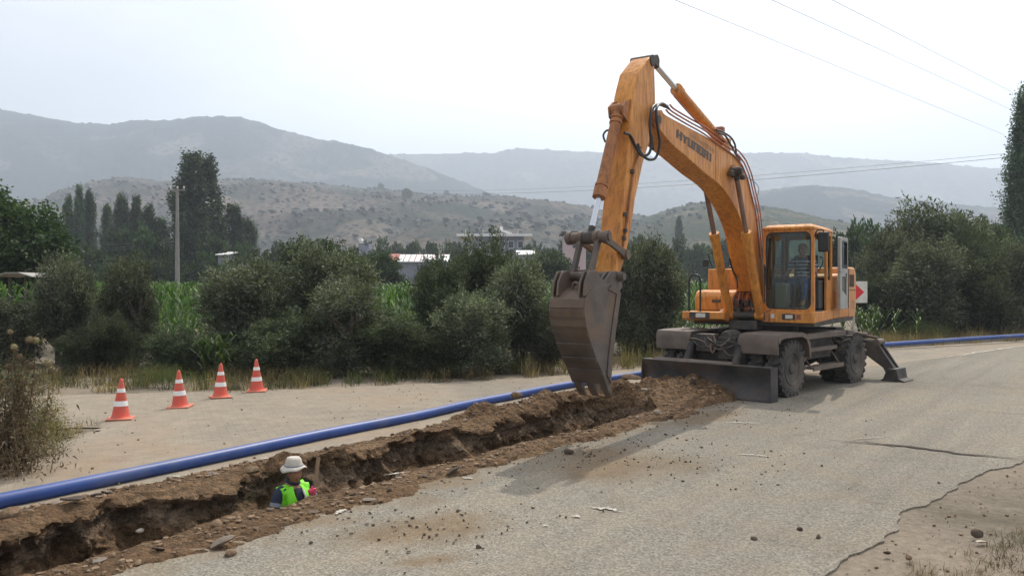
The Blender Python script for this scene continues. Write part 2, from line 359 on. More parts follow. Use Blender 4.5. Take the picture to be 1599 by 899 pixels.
M['conebase'] = mat_plain('cone_foot', (.62, .17, .1), .6, 0, .15, 5, .05, (.4, .25, .17), .4)
M['reflect'] = mat_plain('white_band', (.78, .78, .76), .35, 0, .06, 9, .03, (.5, .46, .4), .25)
M['skin'] = mat_plain('sunburnt_skin', (.3, .15, .09), .55, 0, .12, 9, .08)
M['hat'] = mat_plain('beige_hat_cloth', (.5, .46, .4), .9, 0, .1, 14, .2)
M['vest'] = mat_plain('hi_vis_green', (.22, .8, .02), .6, 0, .12, 7, .15)
M['navy'] = mat_plain('navy_cloth', (.018, .024, .05), .85, 0, .25, 9, .2)
M['greyband'] = mat_plain('grey_sleeve_band', (.22, .24, .28), .8, 0, .12, 9, .1)
M['glove'] = mat_plain('pink_glove', (.75, .08, .16), .7, 0, .12, 12, .1)
M['jeans'] = mat_plain('blue_jeans', (.05, .085, .2), .85, 0, .2, 14, .15)
M['shirtw'] = mat_plain('pale_stripe', (.42, .44, .5), .85, 0, .08, 9, .1)
M['shirtd'] = mat_plain('dark_stripe', (.03, .035, .085), .85, 0, .08, 9, .1)
M['hair'] = mat_plain('dark_hair', (.02, .016, .013), .7, 0, .2, 40, .3)
M['wood'] = mat_plain('weathered_wood', (.26, .17, .1), .8, 0, .25, 12, .2)
M['bark'] = mat_plain('grey_brown_bark', (.1, .08, .06), .95, 0, .3, 8, .6)
M['polec'] = mat_plain('pole_concrete', (.22, .215, .2), .9, 0, .14, 1, .1)
M['concrete'] = mat_plain('concrete', (.36, .34, .31), .9, 0, .14, 4, .2, (.22, .2, .17), .35)
M['kerb'] = mat_plain('dusty_kerb', (.31, .265, .2), .95, 0, .14, 4, .2, (.2, .15, .1), .4)
M['oldslab'] = mat_plain('old_surfacing_slab', (.17, .14, .115), .95, 0, .3, 14, .4, (.2, .14, .09), .5)
M['oldpaint'] = mat_plain('worn_road_paint', (.52, .5, .45), .8, 0, .12, 30, .1, (.3, .27, .22), .9)
M['wire'] = mat_plain('grey_cable', (.16, .16, .17), .7, 0, .05, 3, 0)
M['asphalt'] = mat_ground('worn_chip_asphalt', 'asphalt')
M['soil'] = mat_ground('dug_soil', 'soil'); M['dust'] = mat_ground('dusty_paving', 'dust'); M['verge'] = mat_ground('verge_earth', 'verge')
M['clod'] = mat_plain('earth_clod', (.17, .11, .064), .98, 0, .35, 7, .6, (.27, .19, .12), .5)
M['darkclod'] = mat_plain('dark_clod', (.085, .06, .042), .98, 0, .35, 9, .6)
M['stone'] = mat_plain('pale_stone', (.5, .44, .36), .9, 0, .2, 8, .4, (.28, .2, .13), .45)
M['crack'] = mat_plain('dark_crack', (.05, .038, .028), .95, 0, .3, 9, .3)
M['signred'] = mat_plain('sign_red', (.62, .02, .035), .45, 0, .06, 6, 0)
M['wall_b'] = mat_plain('bluish_wall', (.2, .22, .27), .9, 0, .1, 2, .1)
M['roofw'] = mat_plain('white_sheet_roof', (.75, .75, .74), .6, 0, .06, 1, 0)
M['roofr'] = mat_plain('red_tile_roof', (.38, .13, .1), .8, 0, .15, 1, .1)
M['winb'] = mat_plain('dark_window', (.03, .035, .05), .2, 0, .1, 2, 0)
M['pinkw'] = mat_plain('pinkish_wall', (.48, .37, .38), .9, 0, .08, 2, .05)
M['olive'] = mat_leaf('olive_leaf', (.055, .064, .042), (.115, .128, .092), (.24, .25, .21), .25, .65, .15)
M['olive_dk'] = mat_leaf('dark_olive_leaf', (.036, .046, .027), (.07, .085, .05), (.15, .165, .115), .25, .65, .15)
M['broad'] = mat_leaf('broad_leaf', (.022, .038, .015), (.042, .068, .025), (.08, .11, .045), .3, .55, .2)
M['poplar'] = mat_leaf('poplar_leaf', (.022, .042, .02), (.045, .075, .034), (.1, .13, .07), .25, .45, .4)
M['corn'] = mat_leaf('maize_leaf', (.026, .058, .014), (.058, .112, .026), (.13, .19, .065), .38, .5, .2)
M['grassd'] = mat_leaf('dry_grass', (.14, .105, .06), (.24, .18, .10), (.34, .27, .17), .35, .8, .1)
M['grassg'] = mat_leaf('green_grass', (.04, .055, .022), (.08, .095, .04), (.16, .15, .07), .35, .7, .15)
M['weedy'] = mat_leaf('yellow_green_weed', (.12, .115, .03), (.24, .21, .07), (.42, .38, .18), .4, .7, .1)
M['thistle'] = mat_leaf('dry_thistle', (.13, .095, .06), (.2, .155, .1), (.33, .27, .19), .2, .85, .1)

# ------------------------------------------------------------ ground: trench axes
T = Vector((.62, .785)).normalized(); NN = Vector((T.y, -T.x)); TC = -7.07        # trench runs along T, centred at NN = TC
def UNxy(u, n): return (u*T.x+n*NN.x, u*T.y+n*NN.y)
def gz(x, y):
    r = np.asarray(y, float)
    und = .012*fbm(np.asarray(x)*.35, np.asarray(y)*.35, 0, 3, 3)
    rise = np.where(r > 95, (r-95)*.045, 0)*sst(95, 160, r)
    return und*sst(0, 2, 1)+rise+.25*sst(24, 40, r-.35*np.abs(x))*0
def px(pxx, py, z=0.): # point of height z seen at a pixel of the photograph
    d = (CAMH-z)*FPX/(py-YH); return ((pxx-799.5)/FPX*d, d)
def at(pxx, d): return (pxx-799.5)/FPX*d
def hgt(py, d): return CAMH-(py-YH)/FPX*d

# the ground sheet, non-uniform grid out to the horizon, open along the trench
def axis(a, b, step, far, k=1.16):
    c = list(np.arange(a, b+1e-6, step)); s = step
    lo, hi = [], []; p = a
    while p > -far: s *= k; p -= s; lo.append(p)
    s = step; p = b
    while p < far: s *= k; p += s; hi.append(p)
    return np.array(lo[::-1]+c+hi)
U0, U1 = -9., 13.
us = axis(-10, 36, .25, 6500); ns = axis(TC-.9-8.75, TC+.9+9.2, .3, 6500)
UU, NG = np.meshgrid(us, ns, indexing='ij')
X, Y = UU*T.x+NG*NN.x, UU*T.y+NG*NN.y
Z = gz(X, Y)
V = np.stack([X, Y, np.minimum(Z, 14)], -1).reshape(-1, 3)
nu, nn_ = UU.shape
idx = np.arange(nu*nn_).reshape(nu, nn_)
F = np.stack([idx[:-1, :-1], idx[:-1, 1:], idx[1:, 1:], idx[1:, :-1]], -1)
uc = (us[:-1]+us[1:])/2; nc = (ns[:-1]+ns[1:])/2
hole = ((uc > U0) & (uc < U1))[:, None] & (np.abs(nc-TC) < .9)[None, :]
F = F[~hole].reshape(-1, 4)
g = link('ground', npmesh('ground', V, F[:, ::-1]), M['verge'], smooth=60); tag(g, kind='structure')

# road sheet: from beside the trench to the ragged verge edge
def lerp_tab(x, tab):
    a = np.array(tab); return np.interp(x, a[:, 0], a[:, 1])
def road_left(u): return lerp_tab(u, [(-9, TC+1.02), (13, TC+1.02), (13.3, TC+.9), (15.0, TC-.3), (16, TC-.6), (20, -5.9), (25.2, -4.7), (32, -3.25), (45, .5), (60, 5.5), (90, 20)])
def road_right(u): return lerp_tab(u, [(-9, -2.6), (3, -2.1), (6, -1.81), (8.5, -1.67), (11.6, -1.1), (15, -.2), (20, .9), (26, 2.2), (32, 4), (45, 8.3), (60, 14), (90, 29)])
uu = np.concatenate([np.arange(-8, 20, .06), np.arange(20, 90, .5)])
kk = np.concatenate([np.linspace(0, .9, 40), np.linspace(.91, 1, 12)])
rl = road_left(uu); rr = road_right(uu)+.12*fbm(uu*1.0, 0*uu, 0, 2, 5)+.05*fbm(uu*5, 0*uu, 0, 3, 9)
Nr = rl[:, None]+(rr-rl)[:, None]*kk[None, :]; Ur = np.repeat(uu[:, None], len(kk), 1)
X, Y = Ur*T.x+Nr*NN.x, Ur*T.y+Nr*NN.y
edge = (1-sst(0, .12, (rr[:, None]-Nr)))
Z = gz(X, Y)+.03-.012*edge+.004*fbm(X*1.5, Y*1.5, 0, 3, 4)
# vertical ragged broken edge of the surfacing
Xe, Ye = X[:, -1:], Y[:, -1:]
X = np.concatenate([X, Xe], 1); Y = np.concatenate([Y, Ye], 1); Z = np.concatenate([Z, Z[:, -1:]-.06], 1)
def gridmesh(name, X, Y, Z):
    V = np.stack([X, Y, Z], -1).reshape(-1, 3); i = np.arange(X.size).reshape(X.shape)
    F = np.stack([i[:-1, :-1], i[1:, :-1], i[1:, 1:], i[:-1, 1:]], -1).reshape(-1, 4)
    return npmesh(name, V, F)
def upf(me):
    if len(me.polygons) and sum(p.normal.z for p in list(me.polygons)[:200]) < 0: me.flip_normals()
    return me
road = link('road', upf(gridmesh('road', X, Y, Z)), M['asphalt'], smooth=50); tag(road, kind='structure')

# dusty side road left of the trench
GE = [(-60, 9), (-30, 12), (-14, 14.2), (-8.8, 15.2), (-5.06, 15.9), (-2, 16.9), (1.03, 18.4), (3.2, 20.2), (7, 23.2), (12, 26.3), (19.8, 30.6), (30, 35), (60, 44)]
def grass_edge(x): return lerp_tab(x, GE)
xs = np.arange(-45, 34, .12); ys = np.arange(-6, 36, .12)
XX, YY = np.meshgrid(xs, ys, indexing='ij')
un, nnn = XX*T.x+YY*T.y, XX*NN.x+YY*NN.y
xc, yc = (XX[:-1, :-1]+.06), (YY[:-1, :-1]+.06)
uc, ncn = xc*T.x+yc*T.y, xc*NN.x+yc*NN.y
wob = .18*fbm(xc*1.2, yc*1.2, 0, 3, 8)
lim = np.where(uc < 13, TC-.93, lerp_tab(uc, [(13, TC-.93), (15, TC-.6), (16, TC-.5), (20, -5.5), (25.2, -4.2), (32, -2.7), (45, 1), (60, 6)]))
keep = (ncn < lim) & (yc < grass_edge(xc)+wob) & (uc > -8)
keep &= ~((xc < -5.9+wob*2) & (yc < 11.8+wob*2) & (yc > 5.5))
idx = np.arange(XX.size).reshape(XX.shape)
F = np.stack([idx[:-1, :-1], idx[1:, :-1], idx[1:, 1:], idx[:-1, 1:]], -1)[keep]
Zd = gz(XX, YY)+.02+.008*fbm(XX*2, YY*2, 0, 3, 12)
used, inv = np.unique(F, return_inverse=True)
Vd = np.stack([XX, YY, Zd], -1).reshape(-1, 3)[used]
dr = link('dirt_road', upf(npmesh('dirt_road', Vd, inv.reshape(-1, 4))), M['dust'], smooth=50); tag(dr, kind='structure')

# ------------------------------------------------------------ trench with its spoil
def heap(u, w):
    r = ((u-14.0)/1.75)**2+((w-.15)/1.0)**2
    r2 = ((u-11.4)/1.3)**2+((w+1.0)/.40)**2; r3 = ((u-9.4)/.5)**2+((w+1.0)/.3)**2; r5 = ((u-12.6)/.7)**2+((w+.5)/.5)**2
    r4 = ((u-8.6)/2.4)**2+((w-1.15)/.38)**2
    return .27*np.exp(-r*1.2)+.15*np.exp(-r2)+.20*np.exp(-r3)+.04*np.exp(-r4)+.16*np.exp(-r5)
def topz(u, w, e, left):
    """height of the loose soil outside the cut"""
    out = np.maximum(np.abs(w)-np.abs(e), 0)
    lump = fbm(u*3.2, w*3.2, 0, 5, 30, .6); H = heap(u, w)
    if left: berm = (.03+.085*fbm(u*1.1, 0*u, 0, 3, 31))*np.exp(-(out/.22)**2)
    else: berm = (.012+.045*fbm(u*1.0, 9+0*u, 0, 3, 32))*np.exp(-(out/.42)**2)
    rough_ = .07*sst(.01, .10, berm+H)+.014
    z = (.045 if left else .045-.05*np.exp(-(out/.16)**2))+np.maximum(berm, 0)*(1+.9*lump)+H*(1+.6*lump)+rough_*lump*.9+.016*fbm(u*11, w*11, 0, 3, 37)+.010*fbm(u*27, w*27, 0, 2, 38)+.05*sst(.05, .2, H)*fbm(u*7, w*7, 0, 4, 33, .6)
    rag = .30*(fbm(u*1.3, w*.8, 0, 3, 35)+.35)+.22*fbm(u*5, w*5, 0, 4, 36, .6)
    lim0 = (1.0 if left else 1.08); sk = sst(lim0+np.maximum(rag, 0)*(.3 if left else .9), lim0+.22+np.maximum(rag, 0)*(.3 if left else 1.1), np.abs(w))
    z = z-.14*sk*(1-sst(.02, .10, H)); z = z-.1*sst(1.7, 2.3, np.abs(w))*(1-sst(.02, .1, H))
    return z-.25*sst(15.9, 16.9, u)
ut = np.arange(-8.9, 17.0, .032); nU = len(ut); U1c = ut[:, None]
depth = (1.25+.1*fbm(ut*.8, 0*ut, 0, 3, 26))*(1-sst(11.7, 12.7, ut)); depth = np.maximum(depth, .0)[:, None]
shut = sst(12.0, 12.8, U1c)        # the cut closes at its end
eL = np.maximum(-.60+.20*fbm(ut*.8, 0*ut, 0, 2, 21)+.18*fbm(ut*2.6, 1+0*ut, 0, 4, 22, .55), -.86)[:, None]*(1-.9*shut)
eR = (.64+.12*fbm(ut*.9, 5+0*ut, 0, 2, 23)+.08*fbm(ut*3.6, 5+0*ut, 0, 3, 24))[:, None]*(1-.9*shut)
def wall(e, sgn, n, seed):
    t = np.linspace(0, 1, n)[None, :]
    z0 = topz(U1c, e, e, sgn < 0); zz = z0*(1-t)-depth*t
    n1 = fbm(U1c*1.3, zz*1.6, seed, 3, seed, .5); n2 = fbm(U1c*4.2, zz*5.0, seed+3, 5, seed+1, .62)
    rid = 1-np.abs(fbm(U1c*2.1, zz*1.1, seed+9, 3, seed+4))*2.2
    crust = -.06*np.exp(-((t-.055)/.05)**2)+.03*np.exp(-((t-.20)/.09)**2)        # hard top layer juts out over a hollow
    slump = .34*np.clip(fbm(U1c*.9, 0*zz, seed, 2, seed+7)*2.2, 0, 1)*sst(.1, .75, t)
    push = (.26*n1+.24*n2+.05*fbm(U1c*16, zz*16, seed, 2, seed+11)-.10*rid*sst(.1, .4, t)-crust*.9)*sst(0, .06, t)*(1-shut)
    w_ = e-sgn*((.50 if sgn < 0 else .08)*t+slump)*(1-shut)+push*(-sgn)
    return w_, zz
wl, zl = wall(eL, -1, 46, 51); wr, zr = wall(eR, 1, 34, 61)
ka = (np.linspace(0, 1, 52)**.75)[None, :]; wA = -2.6+(eL+2.6)*ka; zA = topz(U1c, wA, eL, True)
kc = np.linspace(0, 1, 16)[None, 1:-1]; wC = wl[:, -1:]+(wr[:, -1:]-wl[:, -1:])*kc; zC = -depth+.07*fbm(U1c*2.5, wC*2.5, 0, 4, 71)*(1-shut)+heap(U1c, wC)*shut
ke = (np.linspace(0, 1, 60)**1.25)[None, :]; wE = eR+(2.9-eR)*ke; zE = topz(U1c, wE, eR, False)
# where the cut has closed the middle is plain heap
Wt = np.concatenate([wA, wl[:, 1:], wC, wr[:, ::-1][:, :-1], wE], 1); z = np.concatenate([zA, zl[:, 1:], zC, zr[:, ::-1][:, :-1], zE], 1)
Ut = np.repeat(U1c, Wt.shape[1], 1)
zh = topz(Ut, Wt, np.sign(Wt)*.01, True); z = z*(1-shut)+zh*shut
Ud = Ut+.05*fbm(Ut*3, Wt*3, z*3, 3, 80)*sst(.02, .2, np.abs(z))
Xt, Yt = Ud*T.x+(TC+Wt)*NN.x, Ud*T.y+(TC+Wt)*NN.y
tr = link('trench', upf(gridmesh('trench', Xt, Yt, z+gz(Xt, Yt))), M['soil'], smooth=20)
tag(tr, kind='structure')
def soil_z(u, w):
    i = int(np.clip((u+8.9)/.032, 0, nU-1)); e = float(eL[i, 0] if w < 0 else eR[i, 0])
    if abs(w) < abs(e) and u < 12.3: return -9.
    return float(topz(np.array([u]), np.array([w]), np.array([e]), w < 0)[0])

# ------------------------------------------------------------ lumps
def rockmesh(name, seed, sub=2, sq=(1, .8, .6), rough=.35):
    bm = bmesh.new(); bmesh.ops.create_icosphere(bm, subdivisions=sub, radius=.5)
    P = np.array([v.co[:] for v in bm.verts])
    n = fbm(P[:, 0]*2.2+seed, P[:, 1]*2.2, P[:, 2]*2.2+seed*3, 3, seed, .6)
    # a few cut planes give broken faces
    rs = np.random.RandomState(seed)
    Q = P*(1+rough*n)[:, None]
    for _ in range(6):
        d = rs.normal(size=3); d /= np.linalg.norm(d); h = rs.uniform(.26, .4)
        e = Q@d-h; Q = Q-np.maximum(e, 0)[:, None]*d
    Q *= np.array(sq)
    for v, q in zip(bm.verts, Q): v.co = q
    me = bpy.data.meshes.new(name); bm.to_mesh(me); bm.free(); return me
rocks = [rockmesh('rock', 100+i, 2, (1, random.uniform(.6, .9), random.uniform(.4, .7))) for i in range(5)]
tiny = [rockmesh('clod', 200+i, 1, (1, .8, .6)) for i in range(6)]
def scatter(name, pts, mat, meshes=tiny):
    Vs, Fs, b = [], [], 0
    cache = []
    for me in meshes:
        v = np.array([q.co[:] for q in me.vertices]); f = np.array([list(p.vertices) for p in me.polygons]); cache.append((v, f))
    rs = np.random.RandomState(5)
    for (x, y, zz, s) in pts:
        v, f = cache[rs.randint(len(cache))]; a = rs.uniform(0, 6.28); c, sn = math.cos(a), math.sin(a)
        q = v*s*rs.uniform(.6, 1.4, 3); q = np.stack([q[:, 0]*c-q[:, 1]*sn, q[:, 0]*sn+q[:, 1]*c, q[:, 2]], 1)+np.array([x, y, zz])
        Vs.append(q); Fs.append(f+b); b += len(v)
    o = link(name, npmesh(name, np.concatenate(Vs), np.concatenate(Fs)), mat, smooth=30); return o
rs = np.random.RandomState(11)
pts = []
for _ in range(8000): # along both lips and on the heap
    u = rs.uniform(-3, 15.8); sdn = rs.rand()
    wv = -.8-abs(rs.normal(0, .3)) if sdn < .45 else .78+abs(rs.normal(.05, .4))
    if u > 12.2: wv = rs.normal(.15, .8)
    zz = soil_z(u, wv); s = .014+.075*rs.rand()**5
    if zz < -1: continue
    x, y = UNxy(u, TC+wv); pts.append((x, y, float(gz(x, y))+zz+s*.1, s))
o = scatter('soil_clods', pts, M['clod']); tag(o, 'loose brown clods and crumbs of earth strewn along both lips of the trench', 'soil clods', kind='stuff')
pts = []
for _ in range(1700): # crumbs on the asphalt
    k = rs.rand()
    if k > .72: x, y = UNxy(rs.uniform(3, 14), TC+1.15+abs(rs.normal(0, .3)))
    elif k < .45: x, y = rs.normal(1.3, 1.1), rs.normal(9.6, .9)
    elif k < .6: x, y = rs.normal(-.75, .5), rs.normal(6.8, .35)
    elif k < .75: x, y = rs.normal(3.3, 1.0), rs.normal(12.6, .8)
    else:
        u, n = rs.uniform(2, 18), rs.uniform(-6, -1.8); x, y = UNxy(u, n)
    n = x*NN.x+y*NN.y; u = x*T.x+y*T.y
    if n < TC+1.0 or n > float(road_right(u)): continue
    s = .008+.034*rs.rand()**4
    pts.append((x, y, .035+s*.15, s))
o = scatter('dark_crumbs', pts, M['darkclod']); tag(o, 'small dark crumbs of earth scattered over the asphalt', 'soil crumbs', kind='stuff')
pts = []
for _ in range(1500): # pebbles on dirt road and right verge
    if rs.rand() < .6:
        x, y = rs.uniform(-7, 4), rs.uniform(7, 18)
        if x*NN.x+y*NN.y > TC-.9 or y > float(grass_edge(x)): continue
        z0 = .022
    else:
        u = rs.uniform(4, 13); n = float(road_right(u))+abs(rs.normal(0, .8))+.1; x, y = UNxy(u, n); z0 = .004
    s = .010+.035*rs.rand()**5
    pts.append((x, y, z0+s*.2, s))
o = scatter('pebbles', pts, M['clod']); tag(o, 'pebbles and bits of dry earth lying on the dusty ground', 'pebbles', kind='stuff')
pts = []
rs = np.random.RandomState(91)
for _ in range(84): # broken pieces of the old surfacing along the lips
    u = rs.uniform(0, 15.5); wv = -.75-abs(rs.normal(0, .22)) if rs.rand() < .6 else .8+abs(rs.normal(0, .35))
    if u > 12.2: wv = rs.normal(.15, .7)
    zz = soil_z(u, wv)
    if zz < -1: continue
    x, y = UNxy(u, TC+wv); s = rs.uniform(.05, .15); pts.append((x, y, float(gz(x, y))+zz+.015, s))
slabs = [rockmesh('slab', 400+i, 1, (1, .75, .2), .2) for i in range(5)]
for me in slabs: me.transform(Euler((random.uniform(-.35, .35), random.uniform(-.35, .35), 0)).to_matrix().to_4x4())
o = scatter('surfacing_rubble', pts[::2], M['oldslab'], slabs); tag(o, 'thin grey broken slabs of the old road surface lying in the spoil', 'rubble', kind='stuff')
o = scatter('dark_rubble', pts[1::2], M['darkclod'], slabs+tiny); tag(o, 'dark broken lumps of clay lying in the spoil', 'rubble', kind='stuff')
def rock(name, label, p, s, mat, k=0, rz=0, zoff=0, cat='rock', sq=(1, 1, 1)):
    u = p[0]*T.x+p[1]*T.y; wv = p[0]*NN.x+p[1]*NN.y-TC
    o = link(name, rocks[k % 5].copy(), mat, smooth=30)
    zz = soil_z(u, wv) if abs(wv) < 1.6 and u < 16.5 else .02
    if zz < -1: zz = .06
    o.location = (p[0], p[1], max(zz, .03)+float(gz(p[0], p[1]))+s*.18+zoff); o.scale = (s*sq[0], s*sq[1], s*sq[2]); o.rotation_euler = (random.uniform(-.3, .3), random.uniform(-.3, .3), rz)
    tag(o, label, cat)
rock('rock', 'flat angular slab of broken road on the asphalt below the worker', px(345, 862), .17, M['oldslab'], 0, .3, 0, 'rock', (1.3, 1, .6))
rock('rock', 'smaller flat stone just right of the flat broken slab', px(358, 873), .13, M['clod'], 1, 1)
rock('soil_clod', 'brown fist sized clod on the trench lip left of the worker', px(338, 834), .13, M['clod'], 2, 2, 0, 'clod')
rock('rock', 'pale whitish stone stuck in the far trench wall, lower left of the worker', (-3.62, 7.80), .09, M['stone'], 3, 1, -.36)
rock('rock', 'white lump of rock in the soil heap before the blade', (px(1008, 632)), .15, M['stone'], 4, 0, .13)
rock('soil_clod', 'dark clod on asphalt beside the trench, near the bucket shadow', px(888, 712), .17, M['darkclod'], 1, 0, 0, 'clod')
rock('soil_clod', 'dark oval clod at the soil edge right of the worker', px(706, 748), .15, M['darkclod'], 0, .6, 0, 'clod', (1.3, .8, .8))
rock('soil_clod', 'round brown clod on the far lip behind the hat', px(393, 747), .2, M['clod'], 2, 0, .0, 'clod')
rock('soil_clod', 'dark flat lump on the far lip near the blue pipe, left', px(116, 803), .2, M['darkclod'], 4, .2, 0, 'clod', (1.2, .8, .55))
rock('soil_clod', 'brown clod at the left picture edge on the far lip', px(12, 828), .2, M['clod'], 3, .8, 0, 'clod')
rock('soil_clod', 'small brown clod beside the left edge clod on the far lip', px(44, 818), .12, M['clod'], 1, .1, 0, 'clod')
rock('soil_clod', 'black clod alone on the asphalt at lower centre', px(747, 861), .06, M['darkclod'], 2, .1, 0, 'clod')
rock('soil_clod', 'black clod alone on the asphalt at lower right', px(1178, 849), .065, M['darkclod'], 0, 2.1, 0, 'clod')
rock('soil_clod', 'dark clod alone on asphalt near the broken road edge', px(1249, 834), .075, M['darkclod'], 1, 1.1, 0, 'clod')
rock('soil_clod', 'small clod beside the one near the broken road edge', px(1278, 847), .07, M['darkclod'], 3, 1.1, 0, 'clod')
rock('rock', 'dark rock in the dry grass at the lower right corner', px(1526, 843), .13, M['darkclod'], 2, .4)
rock('rock', 'pale flat stone under the dark rock at the lower right corner', px(1532, 852), .12, M['stone'], 0, .2, -.02, 'rock', (1, .7, .4))
rock('soil_clod', 'dark clod on bare earth, between road edge and dry grass', px(1387, 872), .07, M['darkclod'], 4, .2, 0, 'clod')
rock('soil_clod', 'brown clod right of the dark one on bare earth by the road', px(1419, 880), .09, M['clod'], 3, 1.2, 0, 'clod')
rock('soil_clod', 'upright pointed lump of earth leaning on the dozer blade', px(1082, 622), .36, M['darkclod'], 4, .9, -.06, 'clod', (.55, .5, 1.9))
rock('soil_clod', 'big pointed clod on the far lip midway to the bucket', px(806, 648), .30, M['clod'], 1, .3, .10, 'clod', (.9, .7, .9))
rock('soil_clod', 'slab of earth tipped up on the heap beside the bucket teeth', px(985, 622), .4, M['clod'], 2, -.3, .10, 'clod', (1.2, .5, .5))

# crack in the asphalt and worn white paint marks
def ribbon(name, pts, wd, mat, parent, z0, seed=0, jag=.4):
    P = smoothpath([(*p, 0) for p in pts], 14); n = len(P); Vv, Ff = [], []
    for i, p in enumerate(P):
        t = (P[min(i+1, n-1)]-P[max(i-1, 0)]).normalized(); s = Vector((-t.y, t.x, 0))
        k = math.sin(math.pi*min(1, max(.04, i/(n-1)))); j = float(fbm(i*.45, seed, 0, 2, seed))
        for sg in (-1, 1):
            q = p+s*(sg*wd/2*k*(1+jag*float(fbm(i*.6, sg, 0, 2, seed+3)))+j*wd*.6); Vv.append((q.x, q.y, float(gz(q.x, q.y))+z0))
    Ff = [(2*i, 2*i+1, 2*i+3, 2*i+2) for i in range(n-1)]
    me = bpy.data.meshes.new(name); me.from_pydata(Vv, [], Ff); me.update()
    return link(name, upf(me), mat, parent)
ribbon('crack', [px(1300, 692), px(1370, 697), px(1440, 704), px(1520, 715), px(1620, 722)], .085, M['crack'], road, .043, 3)
ribbon('crack', [px(1330, 688), px(1390, 700), px(1400, 701)], .03, M['crack'], road, .041, 5)
for i, (a, b_, wd) in enumerate((((1130, 663), (1192, 665), .05), ((1150, 714), (1205, 718), .06), ((922, 798), (975, 806), .08), ((892, 813), (906, 815), .05), ((1330, 690), (1382, 687), .03),
        ((720, 752), (738, 754), .06), ((848, 827), (856, 829), .05), ((522, 810), (540, 800), .06), ((600, 748), (640, 742), .05))):
    p, q = px(*a), px(*b_); mid_ = ((p[0]+q[0])/2, (p[1]+q[1])/2+.02)
    ribbon('paint_mark', [p, mid_, q], wd*.7, M['oldpaint'], road, .042, 20+i, 1.5)
ribbon('edge_line', [px(1462, 562), px(1500, 556), px(1560, 547), px(1620, 539), px(1700, 530)], .09, M['oldpaint'], road, .041, 40, 1.0)
for i, (a, b_) in enumerate((((402, 719), (436, 721)), ((190, 765), (214, 768)), ((262, 747), (288, 751)))):
    p, q = px(*a), px(*b_); ribbon('paint_mark', [p, ((p[0]+q[0])/2, (p[1]+q[1])/2+.03), q], .05, M['oldpaint'], dr, .034, 60+i, 1.2)

# kerb: single stones along the far side on the right
kt = thing('kerb', 'low dusty concrete kerb of single stones behind the stabiliser, under the blue pipe', 'kerb', (12, 26.2, 0))
kp = [(9.2, 24.5), (12.2, 26.5), (19.8, 30.9), (30, 35.4)]
kpp = smoothpath([(a, b, 0) for a, b in kp], 12); L_ = [0]
for a, b in zip(kpp, kpp[1:]): L_.append(L_[-1]+(b-a).length)
kme = None; s = 0
while s+.98 < L_[-1]:
    def pt(q):
        i = max(0, min(len(kpp)-2, int(np.searchsorted(L_, q))-1)); f_ = (q-L_[i])/(L_[i+1]-L_[i]); return kpp[i].lerp(kpp[i+1], f_)
    a, b = pt(s), pt(s+.98); c = (a+b)/2
    if kme is None:
        m_ = MB(); m_.box((0, 0, .07), (.97, .16, .18)); ob = m_.build('kerbstone', M['kerb'], kt, 30, .012); kme = ob.data
    else: ob = ob.copy(); COL.objects.link(ob)
    ob.parent = kt; ob.location = (c.x-12, c.y-26.2, random.uniform(-.012, .012)); ob.rotation_euler = (0, 0, math.atan2(b.y-a.y, b.x-a.x)+random.uniform(-.01, .01)); s += 1.0

# blue pipe
pp = [(-9, 2.4), (-6.6, 5.3), (-4.78, 7.5), (-3.17, 9.94), (-1.57, 12.25), (-.45, 14.0), (1.02, 16.04), (3.08, 18.4), (6.5, 21.9), (10, 24.6), (13.05, 26.4), (18.4, 29.35), (27, 33.8), (40, 39)]
zz_ = [.085]*9+[.16, .2, .24, .24, .24]
P = smoothpath([(a, b, c) for (a, b), c in zip(pp, zz_)], 10)
P = [Vector((p.x+.02*math.sin(i*.5), p.y, p.z)) for i, p in enumerate(P)]
mb = MB(); mb.tube(P, .073, 20); o = mb.build('water_pipe', M['pipe'], None, 60); tag(o, 'long blue plastic water pipe lying across the dusty ground behind the trench', 'pipe')

# traffic cones
def cone_proto():
    t = thing('traffic_cone', 'x', 'traffic cone', (0, 0, 0), 0, 'traffic cones along the side road')
    m_ = MB()
    sq = [(.185*c_, .185*s_) for c_, s_ in ((1, 1), (-1, 1), (-1, -1), (1, -1))]
    m_.prism([(x*1., y*1.) for x, y in sq], 0, .028, 2); m_.build('base', M['conebase'], t, 35, .012)
    def rad(h): return .135-.112*(h-.028)/.6
    m_ = MB(); m_.lathe([(.15, .028), (.137, .045)]+[(rad(h), h) for h in (.06, .2, .4, .6)]+[(.021, .622), (.006, .632)], (0, 0, 0), n=28); m_.build('body', M['cone'], t, 40)
    for a, b in ((.205, .285), (.415, .478)):
        m_ = MB(); m_.lathe([(rad(a)-.002, a), (rad(a)+.003, a+.002), (rad(b)+.003, b-.002), (rad(b)-.002, b)], (0, 0, 0), n=28); m_.build('reflective_band', M['reflect'], t, 40)
    return t
cp = cone_proto()
for i, (q, rz, lb) in enumerate((((188, 656), .3, 'nearest and leftmost red and white traffic cone, standing alone on the dusty ground'), ((281, 637), .1, 'second cone from the left, between the nearest one and the two near the verge grass'),
        ((344, 622), .5, 'third red and white cone, with a small black bag on its right'), ((401, 612), .2, 'farthest red and white cone, at the edge of the verge grass'))):
    c = cp if i == 0 else copy_tree(cp)
    x, y = px(*q); c.location = (x, y, .02+float(gz(x, y))); c.rotation_euler = ((-.02, .025, -.03, .02)[i], (.015, -.03, .02, -.015)[i], rz); c['label'] = lb
x, y = px(364, 608); o = link('rubbish_bag', rocks[2].copy(), M['black'], smooth=30); o.location = (x, y, .06); o.scale = (.34, .25, .22); tag(o, 'small black rubbish bag lying on the ground beside the third cone', 'bag')
